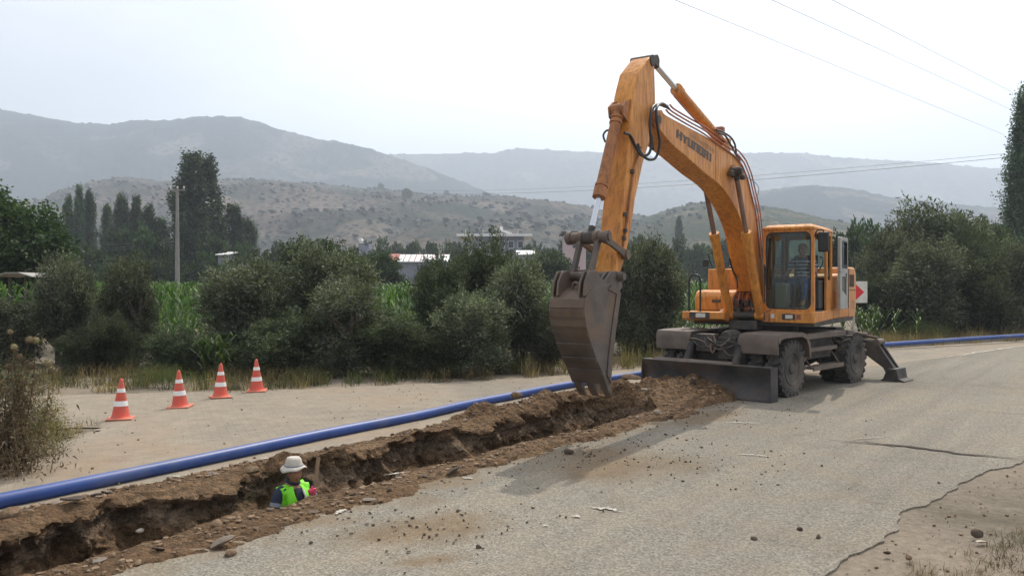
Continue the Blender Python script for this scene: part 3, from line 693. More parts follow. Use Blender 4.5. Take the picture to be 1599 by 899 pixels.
mb = MB(); x, y = px(322, 603); mb.tube([(x-.12, y-.05, .08), (x, y, .13), (x+.15, y+.06, .16)], [.018, .022, .01], 7); o = mb.build('dry_stick', M['wood'], None); tag(o, 'short pale dry stick lying in the verge left of the third cone', 'stick')

# ============================================================ EXCAVATOR
UC = Vector((5.30, 16.80, 0)); UH = Vector((-.552, -.834, 0)).normalized(); UL = Vector((-UH.y, UH.x, 0))      # upper body
CC = Vector((5.38, 16.90, 0)); CF = Vector((-.70, -.714, 0)).normalized(); CL = Vector((-CF.y, CF.x, 0))        # undercarriage
ROOT = CC.copy()
ex = thing('excavator', 'orange wheeled excavator with raised arm, narrow bucket, lowered dozer blade and a driver inside', 'excavator', ROOT)
def MU(p): return UC+UH*p[0]+UL*p[1]+Vector((0, 0, p[2]))-ROOT
def MC(p): return CC+CF*p[0]+CL*p[1]+Vector((0, 0, p[2]))-ROOT
def UP(pxx, py, l): # seen point on the plane l of the upper body -> (f, z)
    a = (pxx-799.5)/FPX; X0, Y0 = UC.x+l*UL.x, UC.y+l*UL.y
    f = (a*Y0-X0)/(UH.x-a*UH.y); y = Y0+f*UH.y
    return (f, CAMH-(py-YH)/FPX*y)
def poly(pts, l): return [UP(a, b, l) for a, b in pts]
U = lambda: MB(MU)
Cb = lambda: MB(MC)

# ---- wheels
def make_wheel():
    t = MB(); w2 = .14
    t.lathe([(.30, -w2*.8), (.36, -w2*.98), (.47, -w2), (.515, -w2*.8), (.525, 0), (.515, w2*.8), (.47, w2), (.36, w2*.98), (.30, w2*.8)], (0, 0, 0), (0, 1, 0), 40)
    n = 22
    for k in range(n):
        for sg in (-1, 1):
            a = 2*math.pi*(k+(.5 if sg > 0 else 0))/n
            Rm = Matrix.Rotation(a, 4, 'Y')
            c = Rm @ Vector((0, sg*.072, .525)); t.box(c, (.075, .145, .055), (Rm.to_3x3() @ Matrix.Rotation(sg*.5, 3, 'Z')))
            c = Rm @ Vector((0, sg*.137, .487)); t.box(c, (.06, .022, .085), Rm.to_3x3())
    r_ = MB()
    r_.lathe([(.305, -.12), (.315, .115), (.30, .135), (.285, .12), (.27, .05), (.2, .02), (.17, .03), (.15, .08), (.10, .10), (.095, .13), (.06, .14), (.01, .14)], (0, 0, 0), (0, 1, 0), 30)
    for k in range(10):
        a = 2*math.pi*k/10; r_.lathe([(.016, .02), (.016, .05)], (.215*math.cos(a), 0, .215*math.sin(a)), (0, 1, 0), 6)
    return t, r_
tw, rw = make_wheel()
TY = tw.build('tyre', M['tyre'], None, 35).data; RM_ = rw.build('rim', M['rim'], None, 35).data
for o in [o for o in COL.objects if o.data in (TY, RM_)]: bpy.data.objects.remove(o)
angC = math.atan2(CL.y, CL.x)-math.pi/2
for f in (1.5, -1.5):
    for l in (1.12, .78, -.78, -1.12):
        wt_ = bpy.data.objects.new('wheel', TY); COL.objects.link(wt_); wt_.parent = ex
        p = MC((f, l, .545)); wt_.location = p; sg = 0 if l > 0 else math.pi
        wt_.rotation_euler = (0, 0, angC+sg); wt_.rotation_euler = Euler((0, 0, angC+sg)).to_matrix().to_4x4().to_euler()
        wt_.name = 'wheel'
        rm = bpy.data.objects.new('rim', RM_); COL.objects.link(rm); rm.parent = wt_
    m_ = Cb(); m_.lathe([(.13, -1.2), (.13, 1.2)], (f, 0, .545), (0, 1, 0), 14); m_.lathe([(.16, -.35), (.24, -.2), (.24, .2), (.16, .35)], (f, 0, .56), (0, 1, 0), 16)
    m_.build('axle', M['grime'], ex)
# ---- chassis
m_ = Cb(); m_.b2((-2.15, -.42, .62), (1.75, .42, 1.02)); m_.b2((-2.3, -.5, .72), (-2.0, .5, 1.1)); m_.b2((1.65, -.5, .5), (1.95, .5, 1.08))
for f in (-1.05, -.4, .3, .95): m_.b2((f, -.46, .58), (f+.05, .46, 1.06))
m_.build('chassis', M['grime'], ex, 30, .012)
m_ = Cb(); m_.b2((-.78, .46, .62), (.78, 1.02, 1.1)); m_.b2((-.7, 1.02, .7), (.7, 1.06, 1.04)); m_.build('storage_box', M['grime'], ex, 30, .015)
m_ = Cb(); m_.b2((-.78, -1.02, .62), (.78, -.46, 1.1)); m_.build('storage_box', M['grime'], ex, 30, .015)
for sg in (1, -1):
    for (a, b_, z_, w_) in ((-.72, .72, .47, .28), (-.62, .62, .83, .18)):
        m_ = Cb(); m_.b2((a, sg*1.02, z_), (b_, sg*(1.02+w_), z_+.035)); m_.b2((a, sg*(1.02+w_)-.01, z_-.03), (b_, sg*(1.02+w_)+.01, z_+.05))
        for f in (a+.05, b_-.05): m_.tube([(f, sg*1.0, z_+.35), (f, sg*(1.0+w_*.9), z_+.01)], .014, 6)
        m_.build('step', M['dusty'], ex)
    m_ = Cb(); m_.b2((-.9, sg*.5, 1.12), (.92, sg*1.27, 1.16)); m_.b2((-.9, sg*1.25, 1.06), (.92, sg*1.28, 1.165)); m_.build('side_platform', M['dusty'], ex, 30, .006)
    # front mudguard bent over the tyres
    pr = [(2.18, .84), (2.2, 1.10), (2.14, 1.19), (1.9, 1.21), (1.2, 1.21), (1.0, 1.15), (.86, .98), (.82, .72)]
    inn = [(2.15, .84), (2.17, 1.08), (2.12, 1.165), (1.9, 1.18), (1.2, 1.18), (1.02, 1.13), (.89, .97), (.85, .72)]
    m_ = Cb(); a, b_ = (.52, 1.30) if sg > 0 else (-1.30, -.52)
    m_.prism(pr+inn[::-1], a, b_, 1)
    m_.build('mudguard', M['dusty'], ex, 40)
    m_ = Cb()
    side = [(2.2, 1.10), (2.14, 1.19), (1.9, 1.21), (1.2, 1.21), (1.0, 1.15), (.86, .98), (.82, .72), (.88, .72), (.93, .95), (1.04, 1.08), (1.22, 1.13), (1.9, 1.13), (2.08, 1.1), (2.13, 1.03)]
    m_.prism(side, sg*1.30-.01, sg*1.30+.01, 1); m_.build('mudguard_skirt', M['dusty'], ex, 40)
# ---- front hydraulics clutter
rs = random.Random(3)
m_ = Cb(); m_.b2((1.95, -.38, .82), (2.2, -.02, 1.16)); m_.b2((1.95, .08, .7), (2.16, .45, 1.12)); m_.b2((2.0, -.6, .6), (2.12, -.5, 1.2)); m_.b2((2.0, .5, .55), (2.12, .6, 1.16))
m_.lathe([(.10, -.2), (.13, -.1), (.13, .12), (.10, .24)], (1.9, .22, 1.12), (1, 0, 0), 16); m_.build('valve_block', M['grime'], ex, 35, .012)
for sg in (-1, 1):
    m_ = Cb(); m_.tube([(2.05, sg*.5, 1.1), (2.3, sg*.52, .62)], [.075, .075], 14); m_.tube([(2.3, sg*.52, .62), (2.42, sg*.53, .38)], .035, 10); m_.build('blade_cylinder', M['grime'], ex)
    m_ = Cb(); m_.prism([(1.75, .5), (1.75, .7), (2.45, .42), (2.45, .2)], sg*.42, sg*.54, 1); m_.build('blade_arm', M['grime'], ex, 30, .008)
for k in range(9):
    l0 = rs.uniform(-.6, .1); l1 = rs.uniform(-.1, .6); z0 = rs.uniform(.95, 1.15); f0 = rs.uniform(2.15, 2.26)
    m_ = Cb(); m_.tube(smoothpath([(f0, l0, z0), (f0+.06, l0+.3*(l1-l0), z0-rs.uniform(.02, .16)), (f0+.07, l0+.7*(l1-l0), z0-rs.uniform(.05, .2)), (f0, l1, z0-rs.uniform(0, .2))], 5), .016, 7)
    m_.build('hydraulic_hose', M['dusty'] if k % 2 else M['grime'], ex, 60)
# ---- dozer blade
m_ = Cb(); bz = .60; n = 8
outer = [(2.50+.10*math.cos(math.pi*(i/n-.5)*1.0)*-1+.1, .03+bz*i/n) for i in range(n+1)]
inner = [(a-.035, b) for a, b in outer]
m_.prism(outer+inner[::-1], -1.36, 1.36, 1); m_.build('blade_sheet', M['blade'], ex, 40)
m_ = Cb()
for l in (-1.375, 1.36): m_.prism([(2.34, .03), (2.62, .03), (2.6, .62), (2.36, .64)], l, l+.018, 1)
m_.b2((2.44, -1.37, .0), (2.63, 1.37, .055)); m_.build('cutting_edge', M['blade'], ex, 30)
m_ = Cb(); m_.tube([(2.42, -1.15, .60), (2.42, .55, .60)], .085, 12); m_.build('blade_beam', M['dusty'], ex, 50)
m_ = Cb(); m_.b2((2.4, -1.355, .63), (2.6, 1.355, .645)); m_.build('blade_top_edge', M['grime'], ex, 30)
# ---- stabilisers
for sg in (1, -1):
    m_ = Cb()
    q = [(.35, .66), (.35, .92), (1.30, .88), (1.42, .78), (1.82, .17), (1.60, .10), (1.50, .30), (1.16, .54), (.6, .6)]
    m_.prism([(sg*a, b_) for a, b_ in q], -2.66, -2.60, 0); m_.prism([(sg*a, b_) for a, b_ in q], -2.40, -2.34, 0)
    m_.prism([(sg*a, b_) for a, b_ in ((.35, .88), (1.3, .84), (1.8, .17), (1.62, .14), (1.2, .6), (.35, .7))], -2.6, -2.4, 0)
    m_.build('stabiliser_leg', M['grime'], ex, 30, .008)
    m_ = Cb(); m_.tube([(-2.5, sg*.45, 1.04), (-2.5, sg*1.1, .97)], .065, 12); m_.tube([(-2.5, sg*1.1, .97), (-2.5, sg*1.34, .93)], .032, 10)
    m_.lathe([(.07, -.17), (.07, .17)], (-2.5, sg*1.36, .85), (1, 0, 0), 14); m_.build('stabiliser_cylinder', M['dusty'], ex)
    m_ = Cb(); m_.prism([(sg*1.5, .02), (sg*1.98, .02), (sg*1.98, .05), (sg*1.86, .09), (sg*1.82, .30), (sg*1.62, .30), (sg*1.55, .09), (sg*1.5, .05)], -2.78, -2.22, 0)
    m_.build('stabiliser_pad', M['grime'], ex, 30, .006)
m_ = Cb(); m_.b2((-2.7, -.5, .66), (-2.28, .5, 1.14)); m_.build('rear_crossbeam', M['grime'], ex, 30, .01)
# ---- turntable and deck
m_ = U(); m_.lathe([(.70, 1.02), (.70, 1.16), (.64, 1.17), (.64, 1.30)], (0, 0, 0), n=36); m_.build('turntable', M['grime'], ex)
m_ = U(); m_.b2((-2.75, -1.2, 1.30), (.95, 1.2, 1.40)); m_.b2((.3, -.42, 1.22), (1.1, .14, 1.40)); m_.build('deck', M['grime'], ex, 30, .01)
# ---- engine house and counterweight (rounded rear)
m_ = U()
prof = [(-.66, 1.42), (-.66, 2.30), (-2.2, 2.36), (-2.2, 1.42)]
m_.prism(prof, -1.2, 1.19, 1); m_.build('engine_cover', M['orange_pale'], ex, 30, .05)
m_ = U(); prof = [(-2.2, 1.36), (-2.2, 2.5)]+[(-2.84+.24*math.cos(a), 2.27+.24*math.sin(a)) for a in [math.pi/2*(1+k/6) for k in range(7)]]+[(-3.08, 1.6), (-2.95, 1.36)]
m_.prism(prof, -1.21, 1.21, 1); m_.build('counterweight', M['orange_pale'], ex, 30, .045)
for k in range(7):
    m_ = U(); m_.b2((-2.3-.075*k, 1.205, 2.06), (-2.33-.075*k, 1.222, 2.34)); m_.build('grille_slot', M['decal'], ex)
m_ = U(); m_.b2((-2.2, 1.2, 1.40), (-2.18, 1.218, 2.46)); m_.b2((-2.98, 1.2, 1.98), (-2.2, 1.218, 2.0)); m_.build('panel_joint', M['decal'], ex)
def stroke_text(word, fn, mat, parent, wd=.17, name='lettering'):
    """squared stroke letters; fn maps (0..1, 0..1) of the word's box to the thing's coordinates"""
    S = {'H': [(0, 0, 0, 1), (1, 0, 1, 1), (0, .5, 1, .5)], 'Y': [(0, 1, .5, .5), (1, 1, .5, .5), (.5, .5, .5, 0)], 'U': [(0, 1, 0, 0), (0, 0, 1, 0), (1, 0, 1, 1)],
         'N': [(0, 0, 0, 1), (0, 1, 1, 1), (1, 1, 1, 0)], 'D': [(0, 0, 0, 1), (0, 1, 1, 1), (1, 1, 1, 0), (0, 0, 1, 0)], 'A': [(0, 0, 0, 1), (0, 1, 1, 1), (1, 1, 1, 0), (0, .45, 1, .45)],
         'I': [(.5, 0, .5, 1)], '1': [(.5, 0, .5, 1)], '7': [(0, 1, 1, 1), (1, 1, .5, 0)], '0': [(0, 0, 0, 1), (0, 1, 1, 1), (1, 1, 1, 0), (0, 0, 1, 0)]}
    n = len(word); Wc = 1/n; m_ = MB(lambda p: p)
    for i, ch in enumerate(word):
        for (a, b_, c_, d_) in S[ch]:
            gx, gw = i*Wc+Wc*.1, Wc*.62
            if ch == 'I': gw = Wc*.4
            A = Vector((gx+a*gw, b_*(1-wd)+wd/2)); B = Vector((gx+c_*gw, d_*(1-wd)+wd/2))
            tx = wd*.16*.85; ty = wd/2
            if abs(A.x-B.x) < 1e-5: q = [(A.x-tx, min(A.y, B.y)-ty), (A.x+tx, min(A.y, B.y)-ty), (A.x+tx, max(A.y, B.y)+ty), (A.x-tx, max(A.y, B.y)+ty)]
            elif abs(A.y-B.y) < 1e-5: q = [(A.x-tx, A.y-ty), (B.x+tx, A.y-ty), (B.x+tx, A.y+ty), (A.x-tx, A.y+ty)]
            else: q = [(A.x-tx, A.y), (A.x+tx, A.y), (B.x+tx, B.y), (B.x-tx, B.y)]
            off_ = .0004*(len(m_.f) % 5)
            m_.add([fn(s_, t_, off_) for s_, t_ in q], [(0, 1, 2, 3)])
    return m_.build(name, mat, parent, 0)
def fside(f0, f1, z0, z1, l): return lambda s, t, o: MU((f0+(f1-f0)*s, l+o, z0+(z1-z0)*t))
stroke_text('170', fside(-2.36, -2.86, 1.56, 1.74, 1.216), M['decal2'], ex)
# ---- side skirts and right-hand boxes
m_ = U(); m_.b2((-2.2, 1.12, 1.40), (-.62, 1.215, 1.60)); m_.build('side_skirt', M['orange'], ex, 30, .02)
m_ = U(); m_.prism([(.42, 1.36), (1.10, 1.36), (1.37, 1.42), (1.37, 1.565), (.42, 1.565)], -1.30, -.42, 1); m_.build('step_box', M['orange'], ex, 30, .02)
m_ = U(); m_.b2((1.366, -1.14, 1.43), (1.378, -.72, 1.555)); m_.build('lamp_recess', M['grime'], ex)
m_ = U(); m_.b2((1.376, -1.0, 1.45), (1.392, -.80, 1.535)); m_.build('headlight', M['lamp'], ex, 30, .006)
pr = [(-.1, 1.57), (.80, 1.57), (.82, 1.86), (.74, 1.96), (.6, 2.0), (-.1, 2.0)]
m_ = U(); m_.prism(pr, -1.24, -.40, 1); m_.build('tool_box', M['orange'], ex, 35, .03)
m_ = U(); m_.b2((.80, -.86, 1.74), (.83, -.68, 1.80)); m_.build('box_latch', M['grime'], ex)
m_ = U(); m_.b2((-.66, -1.22, 1.44), (.10, -.38, 2.45)); m_.build('fuel_tank', M['orange'], ex, 30, .035)
m_ = U(); m_.lathe([(.06, 2.45), (.06, 2.50), (.02, 2.52)], (-.2, -.8, 0), n=14); m_.build('filler_cap', M['grime'], ex)
m_ = U(); r0 = .05
m_.tube([(1.2, -1.21, 1.56)]+[(1.2, -1.21, 2.2), (1.2, -1.19, 2.27), (1.2, -1.13, 2.31), (1.2, -1.05, 2.31), (1.2, -.99, 2.27), (1.2, -.97, 2.2)]+[(1.2, -.97, 1.56)], .021, 10); m_.build('handrail', M['green_rail'], ex, 60)
m_ = U(); m_.tube(smoothpath([(.0, -1.12, 2.44), (.05, -1.18, 2.62), (.08, -1.2, 2.76), (.1, -1.05, 2.8)], 4), .011, 7); m_.build('mirror_rod', M['black'], ex, 60)
m_ = U(); m_.b2((.07, -1.33, 2.5), (.11, -1.2, 2.66)); m_.build('side_mirror', M['black'], ex, 30, .015)
m_ = U(); m_.b2((-.66, -.38, 1.42), (.55, .12, 1.62)); m_.b2((-.66, -.38, 1.6), (-.2, .18, 2.3)); m_.build('centre_frame', M['orange_worn'], ex, 30, .01)

# ---- boom
BL = -.12; BW = .20
up_ = [(1034, 172), (1040, 180), (1074, 198.5), (1117, 222), (1150, 247), (1165, 270), (1177, 324), (1185, 367), (1192, 420), (1197, 458)]
lo_ = [(1028.5, 200), (1047, 223.5), (1074, 247), (1100, 270), (1123.6, 288.6), (1140, 310), (1154, 337), (1164, 367), (1172, 410), (1181, 455)]
pu, pl = poly(up_, BL+BW), poly(lo_, BL+BW)
def spl(P2, k=5): return [(v.x, v.y) for v in smoothpath([(a, b, 0) for a, b in P2], k)]
# centre line pivots
tip = UP(1026, 187, BL+BW)
bp = pu[:]; outline = [(tip[0]+.05, tip[1]+.13)]+spl(pu)+spl(pl)[::-1]+[(tip[0]-.02, tip[1]-.10)]
m_ = U(); m_.prism(outline, BL-BW, BL+BW, 1); boom = m_.build('boom', M['orange'], ex, 30, .012)
m_ = U()
for l in (BL-BW-.03, BL+BW): m_.lathe([(.11, 0), (.11, .03)], (tip[0], l, tip[1]), (0, 1, 0), 18)
for (a, b_) in ((1143, 268),):
    c_ = UP(a, b_, BL+BW); m_.lathe([(.12, -.01), (.12, .05)], (c_[0], BL+BW, c_[1]), (0, 1, 0), 18); m_.lathe([(.12, -.05), (.12, .01)], (c_[0], BL-BW, c_[1]), (0, 1, 0), 18)
m_.build('boss', M['orange_worn'], boom, 35, .004)
# weld seam plates on the boom side
c0, c1 = UP(1117, 222, BL+BW), UP(1117, 283, BL+BW); dirv = Vector((c1[0]-c0[0], c1[1]-c0[1])).normalized()
m_ = U(); nrm = Vector((-dirv.y, dirv.x))*.012
m_.prism([(c0[0]-nrm.x, c0[1]-nrm.y-.02), (c0[0]+nrm.x, c0[1]+nrm.y-.02), (c1[0]+nrm.x, c1[1]+nrm.y+.02), (c1[0]-nrm.x, c1[1]-nrm.y+.02)], BL+BW, BL+BW+.004, 1); m_.build('weld_seam', M['orange_worn'], boom, 0)
TL = BL+BW+.004
def quad_fn(a, b_, c_, d_): # bottom-left, bottom-right, top-right, top-left pixels
    A, B, C_, D_ = [Vector(UP(*q, TL)) for q in (a, b_, c_, d_)]
    def fn(s, t, o): p = A*(1-s)*(1-t)+B*s*(1-t)+C_*s*t+D_*(1-s)*t; return MU((p.x, TL+o, p.y))
    return fn
stroke_text('HYUNDAI', quad_fn((1056.5, 215), (1114, 256.5), (1115, 243.5), (1057.6, 202)), M['decal'], boom, .2)
# pale worn remains of an older row of lettering above it
rs = random.Random(9)
fnq = quad_fn((1078, 214), (1116, 241), (1116.5, 233), (1077, 206)); m_ = MB(lambda p: p)
for i in range(15):
    s0 = i/15; hh = rs.choice([1, 1, .9, .8]); m_.add([fnq(s0, 0, .0002*(i % 3)), fnq(s0+.028, 0, .0002*(i % 3)), fnq(s0+.028, hh, .0002*(i % 3)), fnq(s0, hh, .0002*(i % 3))], [(0, 1, 2, 3)])
m_.build('faded_lettering', M['decal2'], boom, 0)

# ---- arm (dipper)
AW = .15; AL_ = BL+AW
bk = [(1017, 87), (1022, 95), (1022, 107), (1023.5, 163), (1018, 200), (1014, 222), (1003.5, 257), (992, 310), (983, 373), (973, 412), (965, 438)]
fr = [(1014, 90), (997, 113), (989, 147), (984, 187), (979, 257), (972, 320), (967, 370), (962, 405), (959, 437)]
pb_, pf_ = poly(bk, AL_), poly(fr, AL_)
m_ = U(); m_.prism(pb_+pf_[::-1], BL-AW, BL+AW, 1); arm = m_.build('arm', M['orange'], ex, 30, .014)
# stiffening rib / pipes along the side of the arm
m_ = U(); rb = [(999, 230), (988, 262), (981, 310), (975, 360), (971, 385)]; q = poly(rb, AL_)
m_.tube([(a, AL_+.02, b) for a, b in q], .016, 8); m_.build('grease_pipe', M['orange_worn'], arm, 60)
for (a, b_, s_) in ((985, 268, .05), (974, 335, .05), (974, 360, .045), (972, 372, .05)):
    c_ = UP(a, b_, AL_); m_ = U(); m_.box((c_[0], AL_+.025, c_[1]), (s_, .05, s_*1.2)); m_.build('pipe_clamp', M['grime'], arm, 30, .008)
c_ = UP(1018, 93, AL_)
m_ = U(); m_.lathe([(.085, -2*AW-.02), (.085, .02)], (c_[0], AL_, c_[1]-.02), (0, 1, 0), 18); m_.build('pin_boss', M['grime'], arm, 35)
m_ = U(); c_ = tip
for l in (BL-AW-.06, BL+AW): m_.lathe([(.14, 0), (.14, .055)], (c_[0], l, c_[1]), (0, 1, 0), 20)
m_.build('pivot_boss', M['orange_worn'], arm, 35, .005)
m_ = U(); m_.lathe([(.06, -.24), (.06, .24)], (c_[0], BL, c_[1]), (0, 1, 0), 16); m_.build('pivot_pin', M['grime'], arm, 35)

# ---- cylinders
def cyl(name, A, B, l, r, split, mat, mrod='chrome', eye=.09, wr=.5):
    A, B = Vector((A[0], l, A[1])), Vector((B[0], l, B[1])); d = (B-A).normalized(); Mx = A.lerp(B, split)
    m_ = U(); m_.tube([A, A+d*.02, Mx-d*.14, Mx-d*.14, Mx], [r, r, r, r*1.18, r*1.18], 20)
    m_.lathe([(eye, -r*1.1), (eye, r*1.1)], A, (0, 1, 0), 16)
    c = m_.build(name, mat, ex, 35)
    m_ = U(); m_.tube([Mx-d*.02, B], r*wr, 16); m_.build('rod', M[mrod], c, 60)
    m_ = U(); m_.lathe([(eye*.95, -r), (eye*.95, r)], B, (0, 1, 0), 16); m_.tube([B-d*.16, B], r*.62, 12); m_.build('rod_eye', M['grime'], c, 35)
    return c
# arm cylinder on top of the boom
A = UP(1128, 224, BL); B = UP(1018, 96, BL); ac = cyl('arm_cylinder', A, B, BL, .088, .70, M['orange'])
m_ = U(); c_ = UP(1119, 228, BL); m_.prism([(c_[0]-.35, c_[1]-.28), (c_[0]+.15, c_[1]-.12), (A[0]+.08, A[1]+.08), (A[0]-.1, A[1]+.08)], BL-.13, BL-.10, 1)
m_.prism([(c_[0]-.35, c_[1]-.28), (c_[0]+.15, c_[1]-.12), (A[0]+.08, A[1]+.08), (A[0]-.1, A[1]+.08)], BL+.10, BL+.13, 1); m_.build('cylinder_bracket', M['orange'], boom, 30, .005)
# boom cylinders
T1 = UP(1148, 268, BL+BW+.1); B1 = (1.02, 1.50)
for l in (BL+BW+.11, BL-BW-.11): cyl('boom_cylinder', B1, T1, l, .085, .60, M['orange'], 'dullrod', .09, .55)
m_ = U(); m_.lathe([(.065, -.43), (.065, .43)], (T1[0], BL, T1[1]), (0, 1, 0), 14); m_.build('cylinder_pin', M['grime'], boom, 35)
m_ = U(); m_.lathe([(.07, -.5), (.07, .5)], (B1[0], BL, B1[1]), (0, 1, 0), 14); m_.build('cylinder_pin', M['grime'], boom, 35)
m_ = U(); m_.prism([(.7, 1.38), (1.12, 1.38), (1.12, 1.55), (1.0, 1.62), (.85, 1.6), (.5, 1.5)], BL-.5, BL-.42, 1); m_.prism([(.7, 1.38), (1.12, 1.38), (1.12, 1.55), (1.0, 1.62), (.85, 1.6), (.5, 1.5)], BL+.42, BL+.5, 1); m_.build('cylinder_foot', M['orange_worn'], ex, 30, .01)
# bucket cylinder on the front of the arm
A = UP(966, 172, BL); B = UP(921, 371, BL)
bc = cyl('bucket_cylinder', A, B, BL, .078, .70, M['orange_worn'])
A_ = Vector((A[0], BL, A[1])); B_ = Vector((B[0], BL, B[1]))
for t in (.06, .10, .6, .645): q = A_.lerp(B_, t); d = (B_-A_).normalized(); m_ = U(); m_.tube([q, q+d*.035], .092, 16); m_.build('clamp_ring', M['orange_worn'], bc, 35)
m_ = U(); q = UP(975, 166, BL)
for l in (BL-.12, BL+.09): m_.prism([(A[0]-.02, A[1]+.12), (A[0]+.11, A[1]+.03), (A[0]+.08, A[1]-.11), (A[0]-.2, A[1]-.25), (A[0]-.25, A[1]+.2)], l, l+.03, 1)
m_.build('cylinder_bracket', M['orange_worn'], arm, 30, .006)
# ---- bucket linkage
PIN = B                       # rod pin
LK = UP(957, 398, BL)         # link pivot on the arm
BH1 = UP(908, 431, BL)        # bucket top pin
m_ = U(); m_.lathe([(.05, -.36), (.05, -.33), (.072, -.33), (.072, .27), (.05, .27), (.05, .30)], (PIN[0], BL, PIN[1]), (0, 1, 0), 16)
for l in (-.3, -.12, .1, .25): m_.lathe([(.088, -.03), (.088, .03)], (PIN[0], BL+l, PIN[1]), (0, 1, 0), 16)
m_.build('link_pin', M['steel'], ex, 35)
def bar(mm, A, B, l, wd, th, ends=1.15):
    A, B = Vector((A[0], A[1])), Vector((B[0], B[1])); d = (B-A).normalized(); n_ = Vector((-d.y, d.x))*wd
    q = [A-d*wd+n_*.6, A-d*wd-n_*.6, A-n_*ends, A.lerp(B, .3)-n_*.8, A.lerp(B, .7)-n_*.8, B-n_*ends, B+d*wd-n_*.6, B+d*wd+n_*.6, B+n_*ends, A.lerp(B, .7)+n_*.8, A.lerp(B, .3)+n_*.8, A+n_*ends]
    mm.prism([(v.x, v.y) for v in q], l-th/2, l+th/2, 1)
m_ = U(); bar(m_, PIN, LK, BL+.20, .055, .04); bar(m_, PIN, LK, BL-.20, .055, .04); m_.build('side_link', M['steel'], ex, 35, .006)
m_ = U(); bar(m_, PIN, BH1, BL+.13, .05, .06); bar(m_, PIN, BH1, BL-.13, .05, .06)
mid_ = ((PIN[0]+BH1[0])/2, (PIN[1]+BH1[1])/2); m_.b2((mid_[0]-.03, BL-.13, mid_[1]-.24), (mid_[0]+.03, BL+.13, mid_[1]-.17)); m_.build('bucket_link', M['steel'], ex, 35, .008)
m_ = U(); m_.lathe([(.062, -.22), (.062, .22)], (BH1[0], BL, BH1[1]), (0, 1, 0), 16); m_.lathe([(.07, -.24), (.07, .24)], (LK[0], BL, LK[1]), (0, 1, 0), 16); m_.build('link_pin', M['steel'], ex, 35)
# ---- bucket
BKW = .25; l1 = BL+BKW; l0 = BL-BKW
sd_ = [(955, 444), (968.5, 456.5), (964, 490), (960, 520), (955, 562), (953, 598)]                       # mouth edge
crv = [(930, 450), (922, 457), (914.5, 468), (913, 485), (915.5, 508), (922, 532), (931, 557), (940, 578), (947, 599)]  # back curve
sm, sc_ = poly(sd_, l1), poly(crv, l1)
m_ = U()
for l in (l0, l1-.025): m_.prism(sm[:]+sc_[::-1], l, l+.025, 1)
m_.build('side_plate', M['steel'], None, 30); bk_side = bpy.data.objects['side_plate']
m_ = U(); shell = [sm[0]]+sc_; cen = Vector(((sm[0][0]+sm[3][0])/2, sm[2][1]))
out_, in_ = [], []
for i, p in enumerate(shell):
    a, b_ = Vector(shell[max(i-1, 0)]), Vector(shell[min(i+1, len(shell)-1)]); t = (b_-a).normalized(); n_ = Vector((t.y, -t.x))
    if (Vector(p)-cen).dot(n_) < 0: n_ = -n_
    out_.append(tuple(Vector(p)+n_*.014)); in_.append(tuple(Vector(p)-n_*.014))
m_.prism(out_+in_[::-1], l0-.004, l1+.004, 1); bucket = m_.build('bucket', M['steel'], ex, 35, .004)
bk_side.parent = bucket
# wear strips across the back
def along(i, t): a, b_ = Vector(sc_[i]), Vector(sc_[i+1]); p = a.lerp(b_, t); d = (b_-a).normalized(); n_ = Vector((d.y, -d.x)); n_ = n_ if (p-cen).dot(n_) > 0 else -n_; return p, d, n_
for (i, t) in ((2, .5), (3, .2), (3, .85), (4, .5), (5, .3), (6, .2), (7, .1)):
    p, d, n_ = along(i, t); q = [p+n_*.012-d*.045, p+n_*.03-d*.04, p+n_*.03+d*.04, p+n_*.012+d*.045]
    m_ = U(); m_.prism([(v.x, v.y) for v in q], l0+.005, l1-.005, 1); m_.build('wear_strip', M['steel'], bucket, 30)
# side cutter, reinforcing bar along the mouth
m_ = U()
inset = [(949, 452), (962, 459), (957.5, 490), (953.5, 520), (949, 560), (947, 585)]; qi = poly(inset, l1)
for l in (l0-.016, l1): m_.prism(sm+qi[::-1], l, l+.016, 1)
m_.build('side_cutter', M['steel'], bucket, 30, .003)
# ears carrying the pins
E = [UP(*q, l1-.1) for q in ((893, 462), (900, 436), (908, 425), (925, 423), (944, 424), (953, 431), (958, 446), (962, 462), (930, 458))]
m_ = U()
for l in (BL-.24, BL-.17, BL+.14, BL+.21):
    m_.prism([UP(*q, BL+.1) for q in ((897, 462), (899, 440), (905, 424), (914, 422), (922, 432), (930, 438), (940, 424), (949, 423), (955, 432), (958, 448), (950, 458), (920, 462))], l, l+.03, 1)
m_.build('bucket_ear', M['steel'], bucket, 30, .006)
BH2 = UP(951, 432, BL+.1); m_ = U(); m_.lathe([(.05, -.34), (.05, -.3), (.065, -.3), (.065, .3), (.05, .3), (.05, .33)], (BH2[0], BL, BH2[1]), (0, 1, 0), 16); m_.build('bucket_pin', M['steel'], bucket, 35)
q = UP(900, 452, BL); m_ = U(); m_.tube([(q[0]+.02, BL+.00+.06*math.cos(a)*.9, q[1]+.09*math.sin(a)) for a in [math.pi*k/8 for k in range(9)]], .02, 8); m_.build('lifting_eye', M['steel'], bucket, 60)
